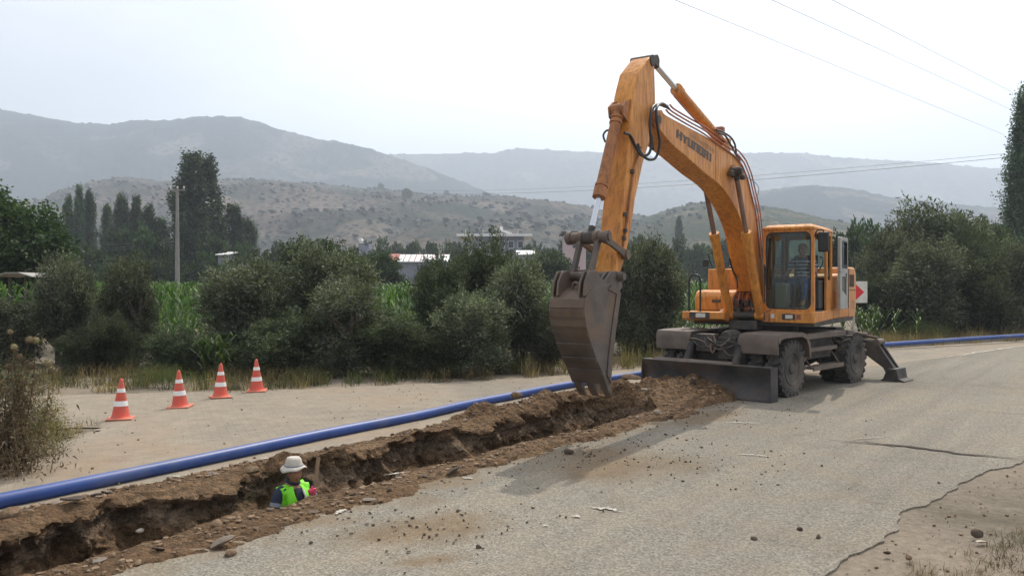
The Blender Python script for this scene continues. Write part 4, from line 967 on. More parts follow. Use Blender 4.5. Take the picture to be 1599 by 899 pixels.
# lip and teeth
mo = Vector(sm[-1]); bo = Vector(sc_[-1]); dl = Vector((0, 0)); lipd = (Vector(sc_[-1])-Vector(sc_[-2])).normalized()
m_ = U(); m_.prism([(mo.x, mo.y), (bo.x, bo.y), tuple(bo+lipd*.008), tuple(mo+lipd*.008)], l0, l1, 1); m_.build('bucket_lip', M['steel'], bucket, 30, .004)
nn2 = Vector((lipd.y, -lipd.x))
for l in (l0+.055, BL, l1-.055):
    b0 = (mo+bo)/2+lipd*.03; q = [b0-nn2*.05-lipd*.10, b0+nn2*.05-lipd*.10, b0+nn2*.045+lipd*.06, b0+nn2*.006+lipd*.20, b0-nn2*.014+lipd*.20, b0-nn2*.045+lipd*.05]
    m_ = U(); m_.prism([(v.x, v.y) for v in q], l-.05, l+.05, 1); m_.build('tooth', M['steel'], bucket, 30, .012)

# ---- hoses
def hose(pts, r=.02, mat='black', par=boom, name='hose'): # (px, py, l)
    P = [(UP(a, b, l)[0], l, UP(a, b, l)[1]) for a, b, l in pts]
    m_ = U(); m_.tube(smoothpath(P, 7), r, 9); m_.build(name, M[mat], par, 60)
hose([(1042, 166, .1), (1030, 163, .14), (1018, 170, .18), (1015, 200, .2), (1017, 225, .2), (1013, 240, .18), (1002, 243, .12), (993, 230, .06), (984, 212, .05), (975, 208, .05)])
hose([(1044, 170, .1), (1034, 162, .16), (1025, 170, .22), (1027, 200, .25), (1030, 225, .25), (1024, 246, .22), (1012, 249, .18), (1000, 238, .1), (996, 225, .06)])
hose([(1040, 168, .02), (1026, 164, .05), (1017, 175, .08), (1014, 195, .1), (1018, 215, .12), (1020, 235, .12)], .016)
hose([(945, 222, -.2), (942, 212, -.24), (946, 205, -.22), (952, 203, -.2)], .014, 'black', arm)
for k, (dx, dy, l) in enumerate(((0, 0, .06), (3, -4, .0), (-3, 4, .1))): # hard pipes over the boom top, then hoses dropping behind
    hose([(1043+dx, 168+dy, l), (1050+dx, 175+dy, l), (1075+dx, 190+dy, l), (1100+dx, 204+dy, l), (1125+dx, 222+dy, l), (1150+dx, 240+dy, l), (1162+dx, 255+dy, l)], .014, 'rustpipe', boom, 'hydraulic_pipe')
    hose([(1162+dx, 255+dy, l), (1170+dx, 275+dy, l), (1176+dx, 300+dy, l), (1183+dx, 330+dy, l), (1187+dx, 365+dy, l), (1190+dx, 400+dy, l)], .013, 'rustpipe', boom, 'hydraulic_pipe')
hose([(1118, 203, .0), (1127, 206, .0), (1140, 214, .0), (1147, 225, .0), (1150, 240, .02), (1158, 250, .04)], .018)
hose([(1122, 208, .05), (1132, 212, .05), (1140, 225, .05), (1146, 236, .06), (1155, 252, .08)], .018)
hose([(1165, 276, .12), (1175, 282, .16), (1184, 292, .16), (1183, 304, .14), (1174, 310, .1)], .006)
hose([(1052, 150, .0), (1072, 173, .02), (1094, 196, .02), (1104, 206, .02)], .012, 'rustpipe', ac, 'hydraulic_pipe')
c_ = UP(1122, 204, BL); m_ = U(); m_.box((c_[0], BL+.02, c_[1]), (.14, .16, .12)); m_.build('pipe_fitting', M['rustpipe'], ac, 30, .02)
for (a, b_, l, s_) in ((1141, 271, .1, .1), (1158, 277, .13, .09)):
    c_ = UP(a, b_, l+.04); m_ = U(); m_.box((c_[0], l+.05, c_[1]), (s_*1.3, .1, s_)); m_.build('hose_clamp', M['grime'], boom, 30, .02)
# machinery at the foot of the boom between cab and boxes
m_ = U()
rs = random.Random(4)
for k in range(12): m_.box((rs.uniform(.75, 1.0), rs.uniform(-.34, .12), rs.uniform(1.45, 1.78)), (rs.uniform(.08, .2), rs.uniform(.05, .12), rs.uniform(.06, .2)))
m_.build('valve_stack', M['grime'], ex, 30, .008)
for k in range(6):
    l = -.34+.085*k; m_ = U(); m_.tube(smoothpath([(.95, l, 1.45), (1.02, l, 1.72), (.98, l+.02, 1.9), (.8, l+.03, 1.98), (.6, l+.02, 1.9)], 5), .014, 8); m_.build('hydraulic_hose', M['rustpipe'] if k % 2 else M['black'], ex, 60)
hose([(1141, 380, -.30), (1139, 400, -.32), (1144, 422, -.3), (1150, 434, -.25), (1152, 450, -.2)], .016, 'black', ex, 'hydraulic_hose')

# ---- cab
cf, cb_, cr_, cl_, zb, zt = 1.0, -.60, .24, 1.20, 1.62, 3.20
def rrect(a0, a1, b0, b1, r, n=8):
    P = []
    for (cx, cy, s0) in ((a1-r, b1-r, 0), (a0+r, b1-r, 1), (a0+r, b0+r, 2), (a1-r, b0+r, 3)):
        for k in range(n): a = math.pi/2*(s0+k/(n-1)); P.append((cx+r*math.cos(a), cy+r*math.sin(a)))
    return P
def outer_for(inn, a0, a1, b0, b1): # same count on the outside rectangle
    n = len(inn)//4; P = []
    ca = [((a1, b0), (a1, b1), (a0, b1)), ((a1, b1), (a0, b1), (a0, b0)), ((a0, b1), (a0, b0), (a1, b0)), ((a0, b0), (a1, b0), (a1, b1))]
    for qd, (cx, cy) in enumerate(((a1, b1), (a0, b1), (a0, b0), (a1, b0))):
        for k in range(n):
            i = qd*n+k; P.append((cx, cy))
    # pull points along the sides so no faces collapse
    out = []
    for i, (x, y) in enumerate(P):
        ix, iy = inn[i]; k = i % n; qd = i//n; h = (n-1)/2
        if k < h: out.append((x, iy+(y-iy)*(k/h))) if qd in (0, 2) else out.append((ix+(x-ix)*(k/h), y))
        else:
            t = (k-h)/h; out.append((x+(ix-x)*t, y) if qd in (0, 2) else (x, y+(iy-y)*t))
    return out
cab = U(); inn = rrect(cr_+.06, cl_-.06, zb+.02, zt-.08, .12); outr = outer_for(inn, cr_, cl_, zb-.05, zt-.03)
cab.ring(outr, inn, cf-.05, cf, 0)
# rear frame
inn2 = rrect(cr_+.09, cl_-.09, 2.25, zt-.15, .05); cab.ring(outer_for(inn2, cr_, cl_, zb-.05, zt-.03), inn2, cb_, cb_+.04, 0)
# right side frame (towards the boom)
inn3 = rrect(cb_+.14, cf-.16, 2.0, zt-.16, .06); cab.ring(outer_for(inn3, cb_+.041, cf-.051, zb-.05, zt-.03), inn3, cr_, cr_+.035, 1)
# left side: door opening down to the sill, short rear quarter panel
cab.b2((cf-.12, cl_-.06, zb-.05), (cf-.051, cl_-.001, zt-.03)); cab.b2((cb_+.041, cl_-.05, zb-.05), (cb_+.52, cl_-.001, 2.2))
cab.b2((cb_+.041, cl_-.05, 2.2), (cb_+.10, cl_-.001, zt-.03)); cab.b2((cb_+.42, cl_-.05, 2.2), (cb_+.52, cl_-.001, zt-.1)); cab.b2((cb_+.10, cl_-.05, zt-.10), (cf-.12, cl_-.001, zt-.03))
cabo = cab.build('cab', M['orange'], ex, 30, .008)
m_ = U()
def hull(z, d): return [(cf+.03-d, cr_-.01+d), (cf+.03-d, cl_+.01-d), (cb_-.02+d, cl_+.01-d), (cb_-.02+d, cr_-.01+d)]
q0, q1, q2 = hull(0, 0), hull(0, 0), hull(0, .09)
Vv = [(a, b, zt-.035) for a, b in q0]+[(a, b, zt+.02) for a, b in q1]+[(a, b, zt+.075) for a, b in q2]
m_.add(Vv, [(3, 2, 1, 0), (8, 9, 10, 11)]+[(i, (i+1) % 4, 4+(i+1) % 4, 4+i) for i in range(4)]+[(4+i, 4+(i+1) % 4, 8+(i+1) % 4, 8+i) for i in range(4)])
m_.build('roof', M['orange'], cabo, 25, .02)
m_ = U(); m_.b2((cf-.02, cr_-.0, 1.37), (cf+.045, cl_+.01, 1.585)); m_.prism([(-.62, 1.40), (cf-.02, 1.37), (cf-.02, 1.585), (-.62, 1.585)], cl_-.04, cl_+.01, 1); m_.build('cab_sill', M['orange'], cabo, 30, .015)
m_ = U(); m_.b2((cb_, cr_, 1.40), (cf-.02, cl_-.05, 1.60)); m_.build('cab_floor', M['cabin'], cabo)
m_ = U(); m_.b2((cf+.042, .62, 1.43), (cf+.055, .86, 1.545)); m_.build('lamp_recess', M['grime'], cabo); m_ = U(); m_.b2((cf+.052, .68, 1.45), (cf+.066, .82, 1.525)); m_.build('headlight', M['lamp'], cabo, 30, .005)
m_ = U(); m_.b2((cf+.046, .89, 1.44), (cf+.056, .97, 1.535)); m_.build('indicator', M['rustpipe'], cabo)
m_ = U(); m_.b2((cf+.044, .40, 1.455), (cf+.049, .47, 1.54)); m_.build('sticker', M['white'], cabo)
m_ = U(); m_.prism(rrect(cr_+.055, cl_-.055, zb+.015, zt-.075, .12), cf-.032, cf-.024, 0); m_.build('windscreen', M['glass'], cabo, 0)
m_ = U(); m_.prism(rrect(cr_+.085, cl_-.085, 2.245, zt-.145, .05), cb_+.016, cb_+.022, 0); m_.build('rear_window', M['glass'], cabo, 0)
m_ = U(); m_.prism(rrect(cb_+.135, cf-.155, 1.995, zt-.155, .06), cr_+.012, cr_+.018, 1); m_.build('side_window', M['glass'], cabo, 0)
m_ = U(); m_.b2((cb_+.10, cl_-.03, 2.2), (cb_+.42, cl_-.024, zt-.1)); m_.build('quarter_window', M['glass'], cabo, 0)
g_ = rrect(cr_+.052, cl_-.052, zb+.012, zt-.072, .12); g2 = rrect(cr_+.075, cl_-.075, zb+.035, zt-.095, .11); m_ = U(); m_.ring(g_, g2, cf-.02, cf+.002, 0); m_.build('window_seal', M['black'], cabo, 30)
m_ = U(); m_.tube([(cf+.004, .30, 2.1), (cf+.004, .29, 2.45)], .012, 6); m_.tube([(cf+.02, .27, 1.75), (cf+.02, .27, 2.5)], .012, 6); m_.build('wiper', M['black'], cabo)
# interior: lining posts, seat, consoles, levers, steering wheel
m_ = U()
for f, l in ((cb_+.05, cr_+.06), (cb_+.05, cl_-.07), (cf-.55, cr_+.06)): m_.b2((f, l-.025, zb), (f+.06, l+.025, zt-.08))
m_.b2((cb_+.04, cr_+.04, zt-.09), (cf-.06, cl_-.05, zt-.05)); m_.b2((cb_+.042, cr_+.04, zb), (cb_+.06, cl_-.05, 2.24)); m_.build('cab_lining', M['cabin'], cabo, 30)
SC = (-.02, .74)     # seat centre (f, l)
m_ = U(); m_.b2((SC[0]-.24, SC[1]-.24, 1.98), (SC[0]+.26, SC[1]+.24, 2.08)); m_.b2((SC[0]-.16, SC[1]-.16, 1.6), (SC[0]+.16, SC[1]+.16, 1.98)); m_.prism([(SC[0]-.32, 2.05), (SC[0]-.2, 2.05), (SC[0]-.26, 2.72), (SC[0]-.36, 2.72)], SC[1]-.23, SC[1]+.23, 1); m_.build('seat', M['seat'], cabo, 35, .03)
for sg in (-1, 1):
    m_ = U(); m_.b2((SC[0]-.2, SC[1]+sg*.33-.05, 1.62), (SC[0]+.26, SC[1]+sg*.33+.05, 2.20)); m_.build('console', M['cabin'], cabo, 30, .02)
    m_ = U(); m_.tube([(SC[0]+.2, SC[1]+sg*.32, 2.18), (SC[0]+.24, SC[1]+sg*.31, 2.36)], [.012, .022], 8); m_.build('joystick', M['black'], cabo)
m_ = U(); m_.tube([(.78, .74, 1.6), (.62, .74, 2.12)], .04, 8); m_.tube([(.6+.06*math.sin(a)-.0, .74+.18*math.cos(a), 2.15+.17*math.sin(a)*.35) for a in [2*math.pi*k/16 for k in range(17)]], .013, 6); m_.build('steering_wheel', M['black'], cabo, 60)
m_ = U(); m_.b2((.5, .40, 1.62), (.78, .64, 2.14)); m_.build('front_console', M['doorgrey'], cabo, 30, .03)
m_ = U(); m_.box((.72, .95, 1.64), (.12, .3, .05)); m_.build('papers', M['white'], cabo, 30)
# door swung right back against the side
dl = cl_+.13; da, db = -.60, -1.36
dz0, dz1 = 1.60, 3.10
inn = rrect(db+.09, da-.16, 2.45, dz1-.08, .06); m_ = U(); m_.ring(outer_for(inn, db, da, 2.36, dz1), inn, dl-.03, dl+.03, 1)
lowi = [(db+.1, 2.28), (da-.16, 2.28), (da-.16, 2.0), (db+.1, 1.87)]; lowo = [(db, 2.36), (da, 2.36), (da, dz0), (db, dz0)]
m_.ring(lowo, lowi, dl-.03, dl+.03, 1); door = m_.build('door', M['doorgrey'], cabo, 30, .012)
m_ = U(); m_.prism(inn, dl-.004, dl+.004, 1); m_.prism([(db+.1, 2.28), (da-.16, 2.28), (da-.16, 2.0), (db+.1, 1.87)], dl-.004, dl+.004, 1); m_.build('door_pane', M['glass'], door, 0)
m_ = U(); a_, b_ = rrect(db+.085, da-.155, 2.445, dz1-.075, .06), rrect(db+.115, da-.185, 2.475, dz1-.105, .05); m_.ring(a_, b_, dl-.035, dl+.036, 1); m_.b2((db+.08, dl+.03, 2.50), (da-.16, dl+.04, 2.52)); m_.build('pane_seal', M['black'], door)
m_ = U(); m_.b2((-1.18, dl+.03, 2.29), (-1.12, dl+.045, 2.35)); m_.build('door_lock', M['black'], door)
m_ = U(); m_.tube([(da+.12, dl-.03, 1.62), (da+.12, dl-.03, 1.98)], .035, 8); m_.b2((da+.0, dl-.09, 1.62), (da+.12, dl-.02, 1.68)); m_.build('door_stop', M['orange_worn'], cabo, 35)
# big mirror hanging at the front post
m_ = U(); m_.box((.98, cl_+.17, 2.92), (.07, .20, .38)); m_.build('big_mirror', M['black'], cabo, 30, .03)
m_ = U(); m_.tube(smoothpath([(cf-.07, cl_, 3.02), (1.0, cl_+.05, 3.13), (.99, cl_+.16, 3.15), (.98, cl_+.17, 3.08)], 5), .012, 7); m_.build('mirror_bracket', M['black'], cabo, 60)
m_ = U(); m_.tube(smoothpath([(.55, cl_-.03, 2.35), (.5, cl_+.04, 2.5), (.45, cl_+.04, 2.62), (.4, cl_-.02, 2.66)], 5), .012, 7); m_.build('grab_handle', M['black'], cabo, 60)

# ============================================================ PEOPLE
def skin_body(name, joints, edges, mat, parent, M4, root=0, sub=2, K=1.0):
    """joints: {key: ((x,y,z), radius)}; grown with the Skin modifier into one continuous surface and frozen to a mesh"""
    ks = list(joints); me = bpy.data.meshes.new(name)
    me.from_pydata([M4(joints[k][0]) for k in ks], [(ks.index(a), ks.index(b)) for a, b in edges], []); me.update()
    o = bpy.data.objects.new(name, me); COL.objects.link(o)
    sm_ = o.modifiers.new('skin', 'SKIN'); sm_.use_smooth_shade = True
    for i, k in enumerate(ks):
        r = joints[k][1]; r = (r*K, r*K) if not isinstance(r, tuple) else (r[0]*K, r[1]*K)
        me.skin_vertices[0].data[i].radius = r; me.skin_vertices[0].data[i].use_root = (i == root)
    s = o.modifiers.new('sub', 'SUBSURF'); s.levels = sub; s.render_levels = sub
    dg = bpy.context.evaluated_depsgraph_get(); dg.update()
    m2 = bpy.data.meshes.new_from_object(o.evaluated_get(dg)); bpy.data.objects.remove(o)
    return m2
def head_mesh(M4, c, s=.112, yaw=0, pitch=0):
    """head with brow, nose, mouth, chin, ears; face towards +x before turning"""
    bm = bmesh.new(); bmesh.ops.create_uvsphere(bm, u_segments=32, v_segments=24, radius=1)
    rot = Euler((0, pitch, yaw)).to_matrix(); C_ = Vector(c)
    for v in bm.verts:
        x, y, z = v.co; q = Vector((x*.93, y*.74, z*1.12))
        if z < 0: q.x *= 1-.16*(-z); q.y *= 1-.30*(-z)**1.3
        if x > 0:
            q.x -= .10*x*math.exp(-((z-.12)/.13)**2)*(.5+.5*min(1, abs(y)*3))           # eye line
            q.x += .30*math.exp(-(y/.11)**2)*math.exp(-((z+.14)/.17)**2)                 # nose
            q.x += .06*math.exp(-(y/.25)**2)*math.exp(-((z+.48)/.06)**2)-.05*math.exp(-(y/.3)**2)*math.exp(-((z+.57)/.03)**2)
            q.x += .10*math.exp(-(y/.28)**2)*math.exp(-((z+.82)/.14)**2)                 # chin
            q.x += .06*math.exp(-((z-.27)/.08)**2)*math.exp(-(y/.6)**2)                  # brow
        v.co = q
    for sg in (-1, 1):
        r = bmesh.ops.create_uvsphere(bm, u_segments=10, v_segments=8, radius=1)
        for v in r['verts']: v.co = Vector((v.co.x*.13-.05, v.co.y*.06+sg*.76, v.co.z*.22-.04))
    for v in bm.verts: v.co = M4(C_+rot@(v.co*s))
    return bm
def ellip(bm, M4, c, rad, rot=None):
    r = bmesh.ops.create_uvsphere(bm, u_segments=14, v_segments=10, radius=1)
    for v in r['verts']:
        q = Vector((v.co.x*rad[0], v.co.y*rad[1], v.co.z*rad[2])); q = rot@q if rot else q; v.co = M4(Vector(c)+q)
def join_bm(me, bm, name, mat, parent):
    b2 = bmesh.new(); b2.from_mesh(me); tmp = bpy.data.meshes.new('t'); bm.to_mesh(tmp); b2.from_mesh(tmp); bmesh.ops.recalc_face_normals(b2, faces=b2.faces)
    out = bpy.data.meshes.new(name); b2.to_mesh(out); b2.free(); bm.free(); return link(name, out, mat, parent, 60)
def hand_joints(pre, wrist, fwd, side, up, curl=1.2, s=1.0):
    """palm and five fingers; fwd along the palm, side towards the thumb, up = back of the hand"""
    W, f, sd, u = Vector(wrist), Vector(fwd).normalized(), Vector(side).normalized(), Vector(up).normalized()
    J = {pre+'palm': (tuple(W+f*.05*s), (.03*s, .016*s))}; E_ = [(pre+'w', pre+'palm')]
    for i, (o, ln) in enumerate(((.028, .042), (.010, .048), (-.009, .045), (-.027, .036))):
        a = 0; p = W+f*.088*s+sd*o*s; k0 = pre+'f%d0' % i; J[k0] = (tuple(p), .0095*s); E_.append((pre+'palm', k0))
        for q in range(3):
            a += curl*(.75+.12*i*.5); d = f*math.cos(a)-u*math.sin(a); p = p+d*ln*s*(1, .62, .5)[q]; kk_ = pre+'f%d%d' % (i, q+1); J[kk_] = (tuple(p), (.0092, .0085, .0075)[q]*s); E_.append((pre+'f%d%d' % (i, q), kk_))
    p = W+f*.03*s+sd*.03*s; J[pre+'t0'] = (tuple(p), .012*s); E_.append((pre+'palm', pre+'t0')); p2 = p+(sd*.6+f*.7-u*.5)*.035*s; J[pre+'t1'] = (tuple(p2), .0105*s); p3 = p2+(f*.8-u*.9-sd*.2)*.028*s; J[pre+'t2'] = (tuple(p3), .009*s)
    E_ += [(pre+'t0', pre+'t1'), (pre+'t1', pre+'t2')]
    return J, E_

# ---- worker standing in the trench
WX, WY = -2.32, 8.50; wz = -1.29
face = math.atan2(-WY, -WX+1.6)+.42      # turned towards the camera, a little to the picture's right
wk = thing('person', 'worker in a green hi-vis vest and beige sun hat standing chest deep in the trench', 'person', (WX, WY, wz), face)
K = .88
MW = lambda p: tuple(Vector(p)*K)
# own frame: +x forward (to the camera), +y his left
J = {'pel': ((0, 0, .95), (.15, .11)), 'wai': ((.0, 0, 1.08), (.145, .11)), 'che': ((.02, 0, 1.27), (.17, .12)), 'sh': ((.0, 0, 1.41), (.11, .09)), 'nk': ((.01, 0, 1.49), .055), 'hd': ((.03, 0, 1.57), .055),
     'rs': ((0, -.19, 1.41), .062), 're': ((.02, -.27, 1.14), .047), 'rw': ((.16, -.22, .93), .03),
     'ls': ((0, .19, 1.41), .062), 'le': ((.05, .285, 1.17), .047), 'lw': ((.235, .285, 1.07), .029),
     'rh': ((0, -.1, .9), .1), 'rk': ((.03, -.12, .5), .065), 'ra': ((0, -.12, .09), .045), 'rt': ((.17, -.14, .04), .042),
     'lh': ((0, .1, .9), .1), 'lk': ((.05, .13, .5), .065), 'la': ((.02, .13, .09), .045), 'lt': ((.19, .15, .04), .042)}
E_ = [('pel', 'wai'), ('wai', 'che'), ('che', 'sh'), ('sh', 'nk'), ('nk', 'hd'), ('sh', 'rs'), ('rs', 're'), ('re', 'rw'), ('sh', 'ls'), ('ls', 'le'), ('le', 'lw'),
      ('pel', 'rh'), ('rh', 'rk'), ('rk', 'ra'), ('ra', 'rt'), ('pel', 'lh'), ('lh', 'lk'), ('lk', 'la'), ('la', 'lt')]
J['rw2'] = J['rw']
jh, eh = hand_joints('r', (.16, -.22, .93), (.6, .2, -.6), (0, 1, .2), (.5, 0, .8), .5); eh = [(('rw' if a == 'rw' else a), b) for a, b in eh]
del J['rw2']; J.update(jh); E_ += eh
me = skin_body('body', J, E_, None, None, MW, 0, 2, K)
bm = head_mesh(MW, (.045, 0, 1.605), .112, -.15, .1)
body = join_bm(me, bm, 'body', M['skin'], wk)
bm = bmesh.new()
for sg in (-1, 1): ellip(bm, MW, (.137, sg*.034-.02, 1.635), (.008, .013, .006))
me = bpy.data.meshes.new('eyes'); bm.to_mesh(me); bm.free(); link('eyes', me, M['hair'], wk, 60)
bm = bmesh.new(); ellip(bm, MW, (.135, -.02, 1.56), (.008, .026, .005)); me = bpy.data.meshes.new('lips'); bm.to_mesh(me); bm.free(); link('lips', me, M['rustpipe'], wk, 60)
bm = bmesh.new(); ellip(bm, MW, (.005, 0, 1.652), (.100, .086, .08)); me = bpy.data.meshes.new('hair'); bm.to_mesh(me); bm.free(); link('hair', me, M['hair'], wk, 60)
# shirt over torso and upper arms
Js = {'pel': ((0, 0, .92), (.165, .13)), 'wai': ((.0, 0, 1.08), (.16, .125)), 'che': ((.02, 0, 1.27), (.185, .135)), 'sh': ((.0, 0, 1.415), (.13, .1)), 'nk': ((.005, 0, 1.49), .068),
      'rs': ((0, -.195, 1.405), .078), 're': ((.02, -.268, 1.17), .066), 'ls': ((0, .195, 1.405), .078), 'le': ((.045, .28, 1.19), .066)}
me = skin_body('shirt', Js, [('pel', 'wai'), ('wai', 'che'), ('che', 'sh'), ('sh', 'nk'), ('sh', 'rs'), ('rs', 're'), ('sh', 'ls'), ('ls', 'le')], None, None, MW, 0, 2, K)
sh = link('shirt', me, M['navy'], wk, 60)
for sg, p0, p1 in ((-1, (0, -.195, 1.405), (.02, -.268, 1.17)), (1, (0, .195, 1.405), (.045, .28, 1.19))):
    a, b_ = Vector(p0), Vector(p1)
    for t0, t1 in ((.52, .70), (.76, .94)):
        m_ = MB(MW); m_.tube([a.lerp(b_, t0), a.lerp(b_, t1)], [.0715, .0705], 20, False); m_.build('sleeve_band', M['greyband'], sh, 60)
m_ = MB(MW); Pc = [(.005+.075*math.cos(a), .072*math.sin(a), 1.50-.025*math.cos(a)) for a in [2*math.pi*k/20 for k in range(21)]]; m_.tube(Pc, .016, 8); m_.build('collar', M['navy'], wk, 60)
# vest: open front shell
from mathutils.bvhtree import BVHTree
_bv = BVHTree.FromPolygons([v.co.copy() for v in sh.data.vertices], [tuple(p.vertices) for p in sh.data.polygons])
def onshirt(a, zz2, off=.012):
    o_ = Vector(MW((.015, 0, zz2))); dr = Vector((math.cos(a), math.sin(a), 0)); h = _bv.ray_cast(o_+dr*.6, -dr)
    r_ = (h[0]-o_).length if h[0] is not None else .1
    if abs(math.sin(a)) > .55: r_ = min(r_, .185*K)
    return o_+dr*(r_+off)
def vest():
    Vv, Ff = [], []; nz_, na = 20, 56
    for i in range(nz_+1):
        t = i/nz_; zz2 = .84+.635*t; g0 = .05 if t < .5 else .05+(t-.5)*1.25
        for j in range(na+1):
            a = g0+(2*math.pi-2*g0)*j/na; Vv.append(tuple(onshirt(a, zz2, .012+.006*math.sin(a*9+t*6)+.004*math.sin(a*17-t*13))))
    for i in range(nz_):
        for j in range(na):
            aa = (j+.5)/na*360; tt = i/nz_
            if .52 < tt < .90 and (70 < aa < 110 or 250 < aa < 290): continue   # arm holes
            Ff.append((i*(na+1)+j, i*(na+1)+j+1, (i+1)*(na+1)+j+1, (i+1)*(na+1)+j))
    me = bpy.data.meshes.new('vest'); me.from_pydata(Vv, [], Ff); me.update(); o = link('vest', me, M['vest'], wk, 60)
    s = o.modifiers.new('solid', 'SOLIDIFY'); s.thickness = .006; s.offset = 1; return o
vs = vest()
for zz2 in (.90, 1.06):
    m_ = MB(); Vv = []; na = 40
    for k in (0, 1):
        for j in range(na+1): Vv.append(onshirt(.1+(2*math.pi-.2)*j/na, zz2+.045*k, .03))
    m_.add(Vv, [(j, j+1, na+2+j, na+1+j) for j in range(na)]); m_.build('reflective_strip', M['greyband'], vs, 60)
m_ = MB(); m_.tube([onshirt(.16+.9*max(0, z_-1.12), z_, .024) for z_ in (1.1, 1.18, 1.26, 1.34, 1.42)], .011, 6); m_.build('vest_edge', M['reflect'], vs, 60)
m_ = MB(); m_.tube([onshirt(-.1-.95*max(0, z_-1.1), z_, .022) for z_ in (.95, 1.05, 1.15, 1.25, 1.35, 1.43)], .005, 6); m_.build('vest_piping', M['weedy'], vs, 60)
# trousers, boots
Jt = {'pel': ((0, 0, .93), (.16, .125)), 'rh': ((0, -.1, .86), .115), 'rk': ((.03, -.12, .5), .085), 'ra': ((0, -.12, .12), .075), 'lh': ((0, .1, .86), .115), 'lk': ((.05, .13, .5), .085), 'la': ((.02, .13, .12), .075)}
me = skin_body('trousers', Jt, [('pel', 'rh'), ('rh', 'rk'), ('rk', 'ra'), ('pel', 'lh'), ('lh', 'lk'), ('lk', 'la')], None, None, MW, 0, 2, K); link('trousers', me, M['navy'], wk, 60)
for sg, x0 in ((-1, 0), (1, .02)):
    me = skin_body('boot', {'a': ((x0, sg*.125, .16), .07), 'b': ((x0+.01, sg*.128, .06), .062), 'c': ((x0+.19, sg*.145, .045), .05)}, [('a', 'b'), ('b', 'c')], None, None, MW, 0, 2, K); link('boot', me, M['bark'], wk, 60)
# hat: crown and wavy drooping brim
Vv, Ff = [], []; na = 40; HZ = -.015
prof = [(.04, 1.814), (.07, 1.806), (.084, 1.785), (.093, 1.75), (.10, 1.715), (.103, 1.706), (.128, 1.700), (.144, 1.688), (.154, 1.672)]
for i, (r, z_) in enumerate(prof):
    for j in range(na):
        a = 2*math.pi*j/na; k = max(0, (i-5)/3); rr_ = r*(1+.02*math.sin(3*a+i)*(i < 5))
        Vv.append(MW((.02+rr_*math.cos(a)*1.06, rr_*math.sin(a)*.98, z_-.022+k*(.012*math.sin(2*a+.6)+.010*math.sin(5*a)+.012*math.cos(a)-.012*abs(math.sin(a))))))
Ff = [(i*na+j, i*na+(j+1) % na, (i+1)*na+(j+1) % na, (i+1)*na+j) for i in range(len(prof)-1) for j in range(na)]+[tuple(range(na))]
me = bpy.data.meshes.new('sun_hat'); me.from_pydata(Vv, [], Ff); me.update(); o = link('sun_hat', me, M['hat'], wk, 50); s = o.modifiers.new('solid', 'SOLIDIFY'); s.thickness = .005
m_ = MB(MW); m_.tube([(.02+.115*math.cos(a), .107*math.sin(a), 1.696) for a in [2*math.pi*k/30 for k in range(31)]], .007, 6); m_.build('hat_band', M['greyband'], o, 60)
# shovel handle held in his gloved left hand
wm = Matrix.Translation((WX, WY, wz)) @ Matrix.Rotation(face, 4, 'Z')
gx, gy = at(491, 8.35), 8.35; gzz = hgt(768, 8.35)
tx, ty, tz = at(497, 8.42), 8.42, hgt(713, 8.42)
inv_ = wm.inverted(); GL = inv_ @ Vector((gx, gy, gzz)); GL = GL/K
dirh = (Vector((tx, ty, tz))-Vector((gx, gy, gzz))).normalized()
# the forearm is rebuilt to reach the handle
J['lw'] = (tuple(GL+Vector((-.07, -.01, .0))), .029); J['le'] = ((.06, .29, 1.16), .047)
jh, eh = hand_joints('l', J['lw'][0], (.9, .1, .15), (0, .1, 1), (.1, 1, 0), 1.15); 
for k in list(E_):
    pass
J2 = dict(J); J2.update(jh); E2 = E_+eh
me = skin_body('body', J2, E2, None, None, MW, 0, 2, K); bm = head_mesh(MW, (.045, 0, 1.605), .112, -.15, .1)
old = body.data; nb = join_bm(me, bm, 'body', M['skin'], wk); bpy.data.objects.remove(body); nb.name = 'body'
lwk = J2['lw'][0]; jg = {'lw': (tuple(Vector(lwk)-Vector((.03, 0, 0))), .036)}
jh2, eh2 = hand_joints('l', lwk, (.9, .1, .15), (0, .1, 1), (.1, 1, 0), 1.15, 1.0)
for k, (p, r) in jh2.items(): jg[k] = (p, tuple(x+.005 for x in r) if isinstance(r, tuple) else r+.004)
me = skin_body('glove', jg, eh2, None, None, MW, 0, 2, K); link('glove', me, M['glove'], wk, 60)
hp0 = Vector((gx, gy, gzz))-dirh*.95; hp1 = Vector((tx, ty, tz))
m_ = MB(); m_.tube([hp0, hp0.lerp(hp1, .5), hp1], [.017, .018, .02], 12)
sv = thing('shovel', 'wooden handled shovel held upright by the worker, its handle sticking out of the trench', 'shovel', tuple(hp0))
m_.M = None; m_.v = [tuple(Vector(p)-hp0) for p in m_.v]; m_.build('handle', M['wood'], sv, 60)
m_ = MB(); bl = []
for i in range(9):
    t = i/8
    for j in range(7):
        s_ = (j/6-.5)*2; wdt = .11*(1-.75*max(0, t-.55)/.45)
        bl.append(Vector((s_*wdt, .03*(s_*s_)-.01*t, -.02-.28*t)))
m_.add(bl, [(i*7+j, i*7+j+1, (i+1)*7+j+1, (i+1)*7+j) for i in range(8) for j in range(6)]); o = m_.build('blade', M['grime'], sv, 60); s = o.modifiers.new('solid', 'SOLIDIFY'); s.thickness = .004

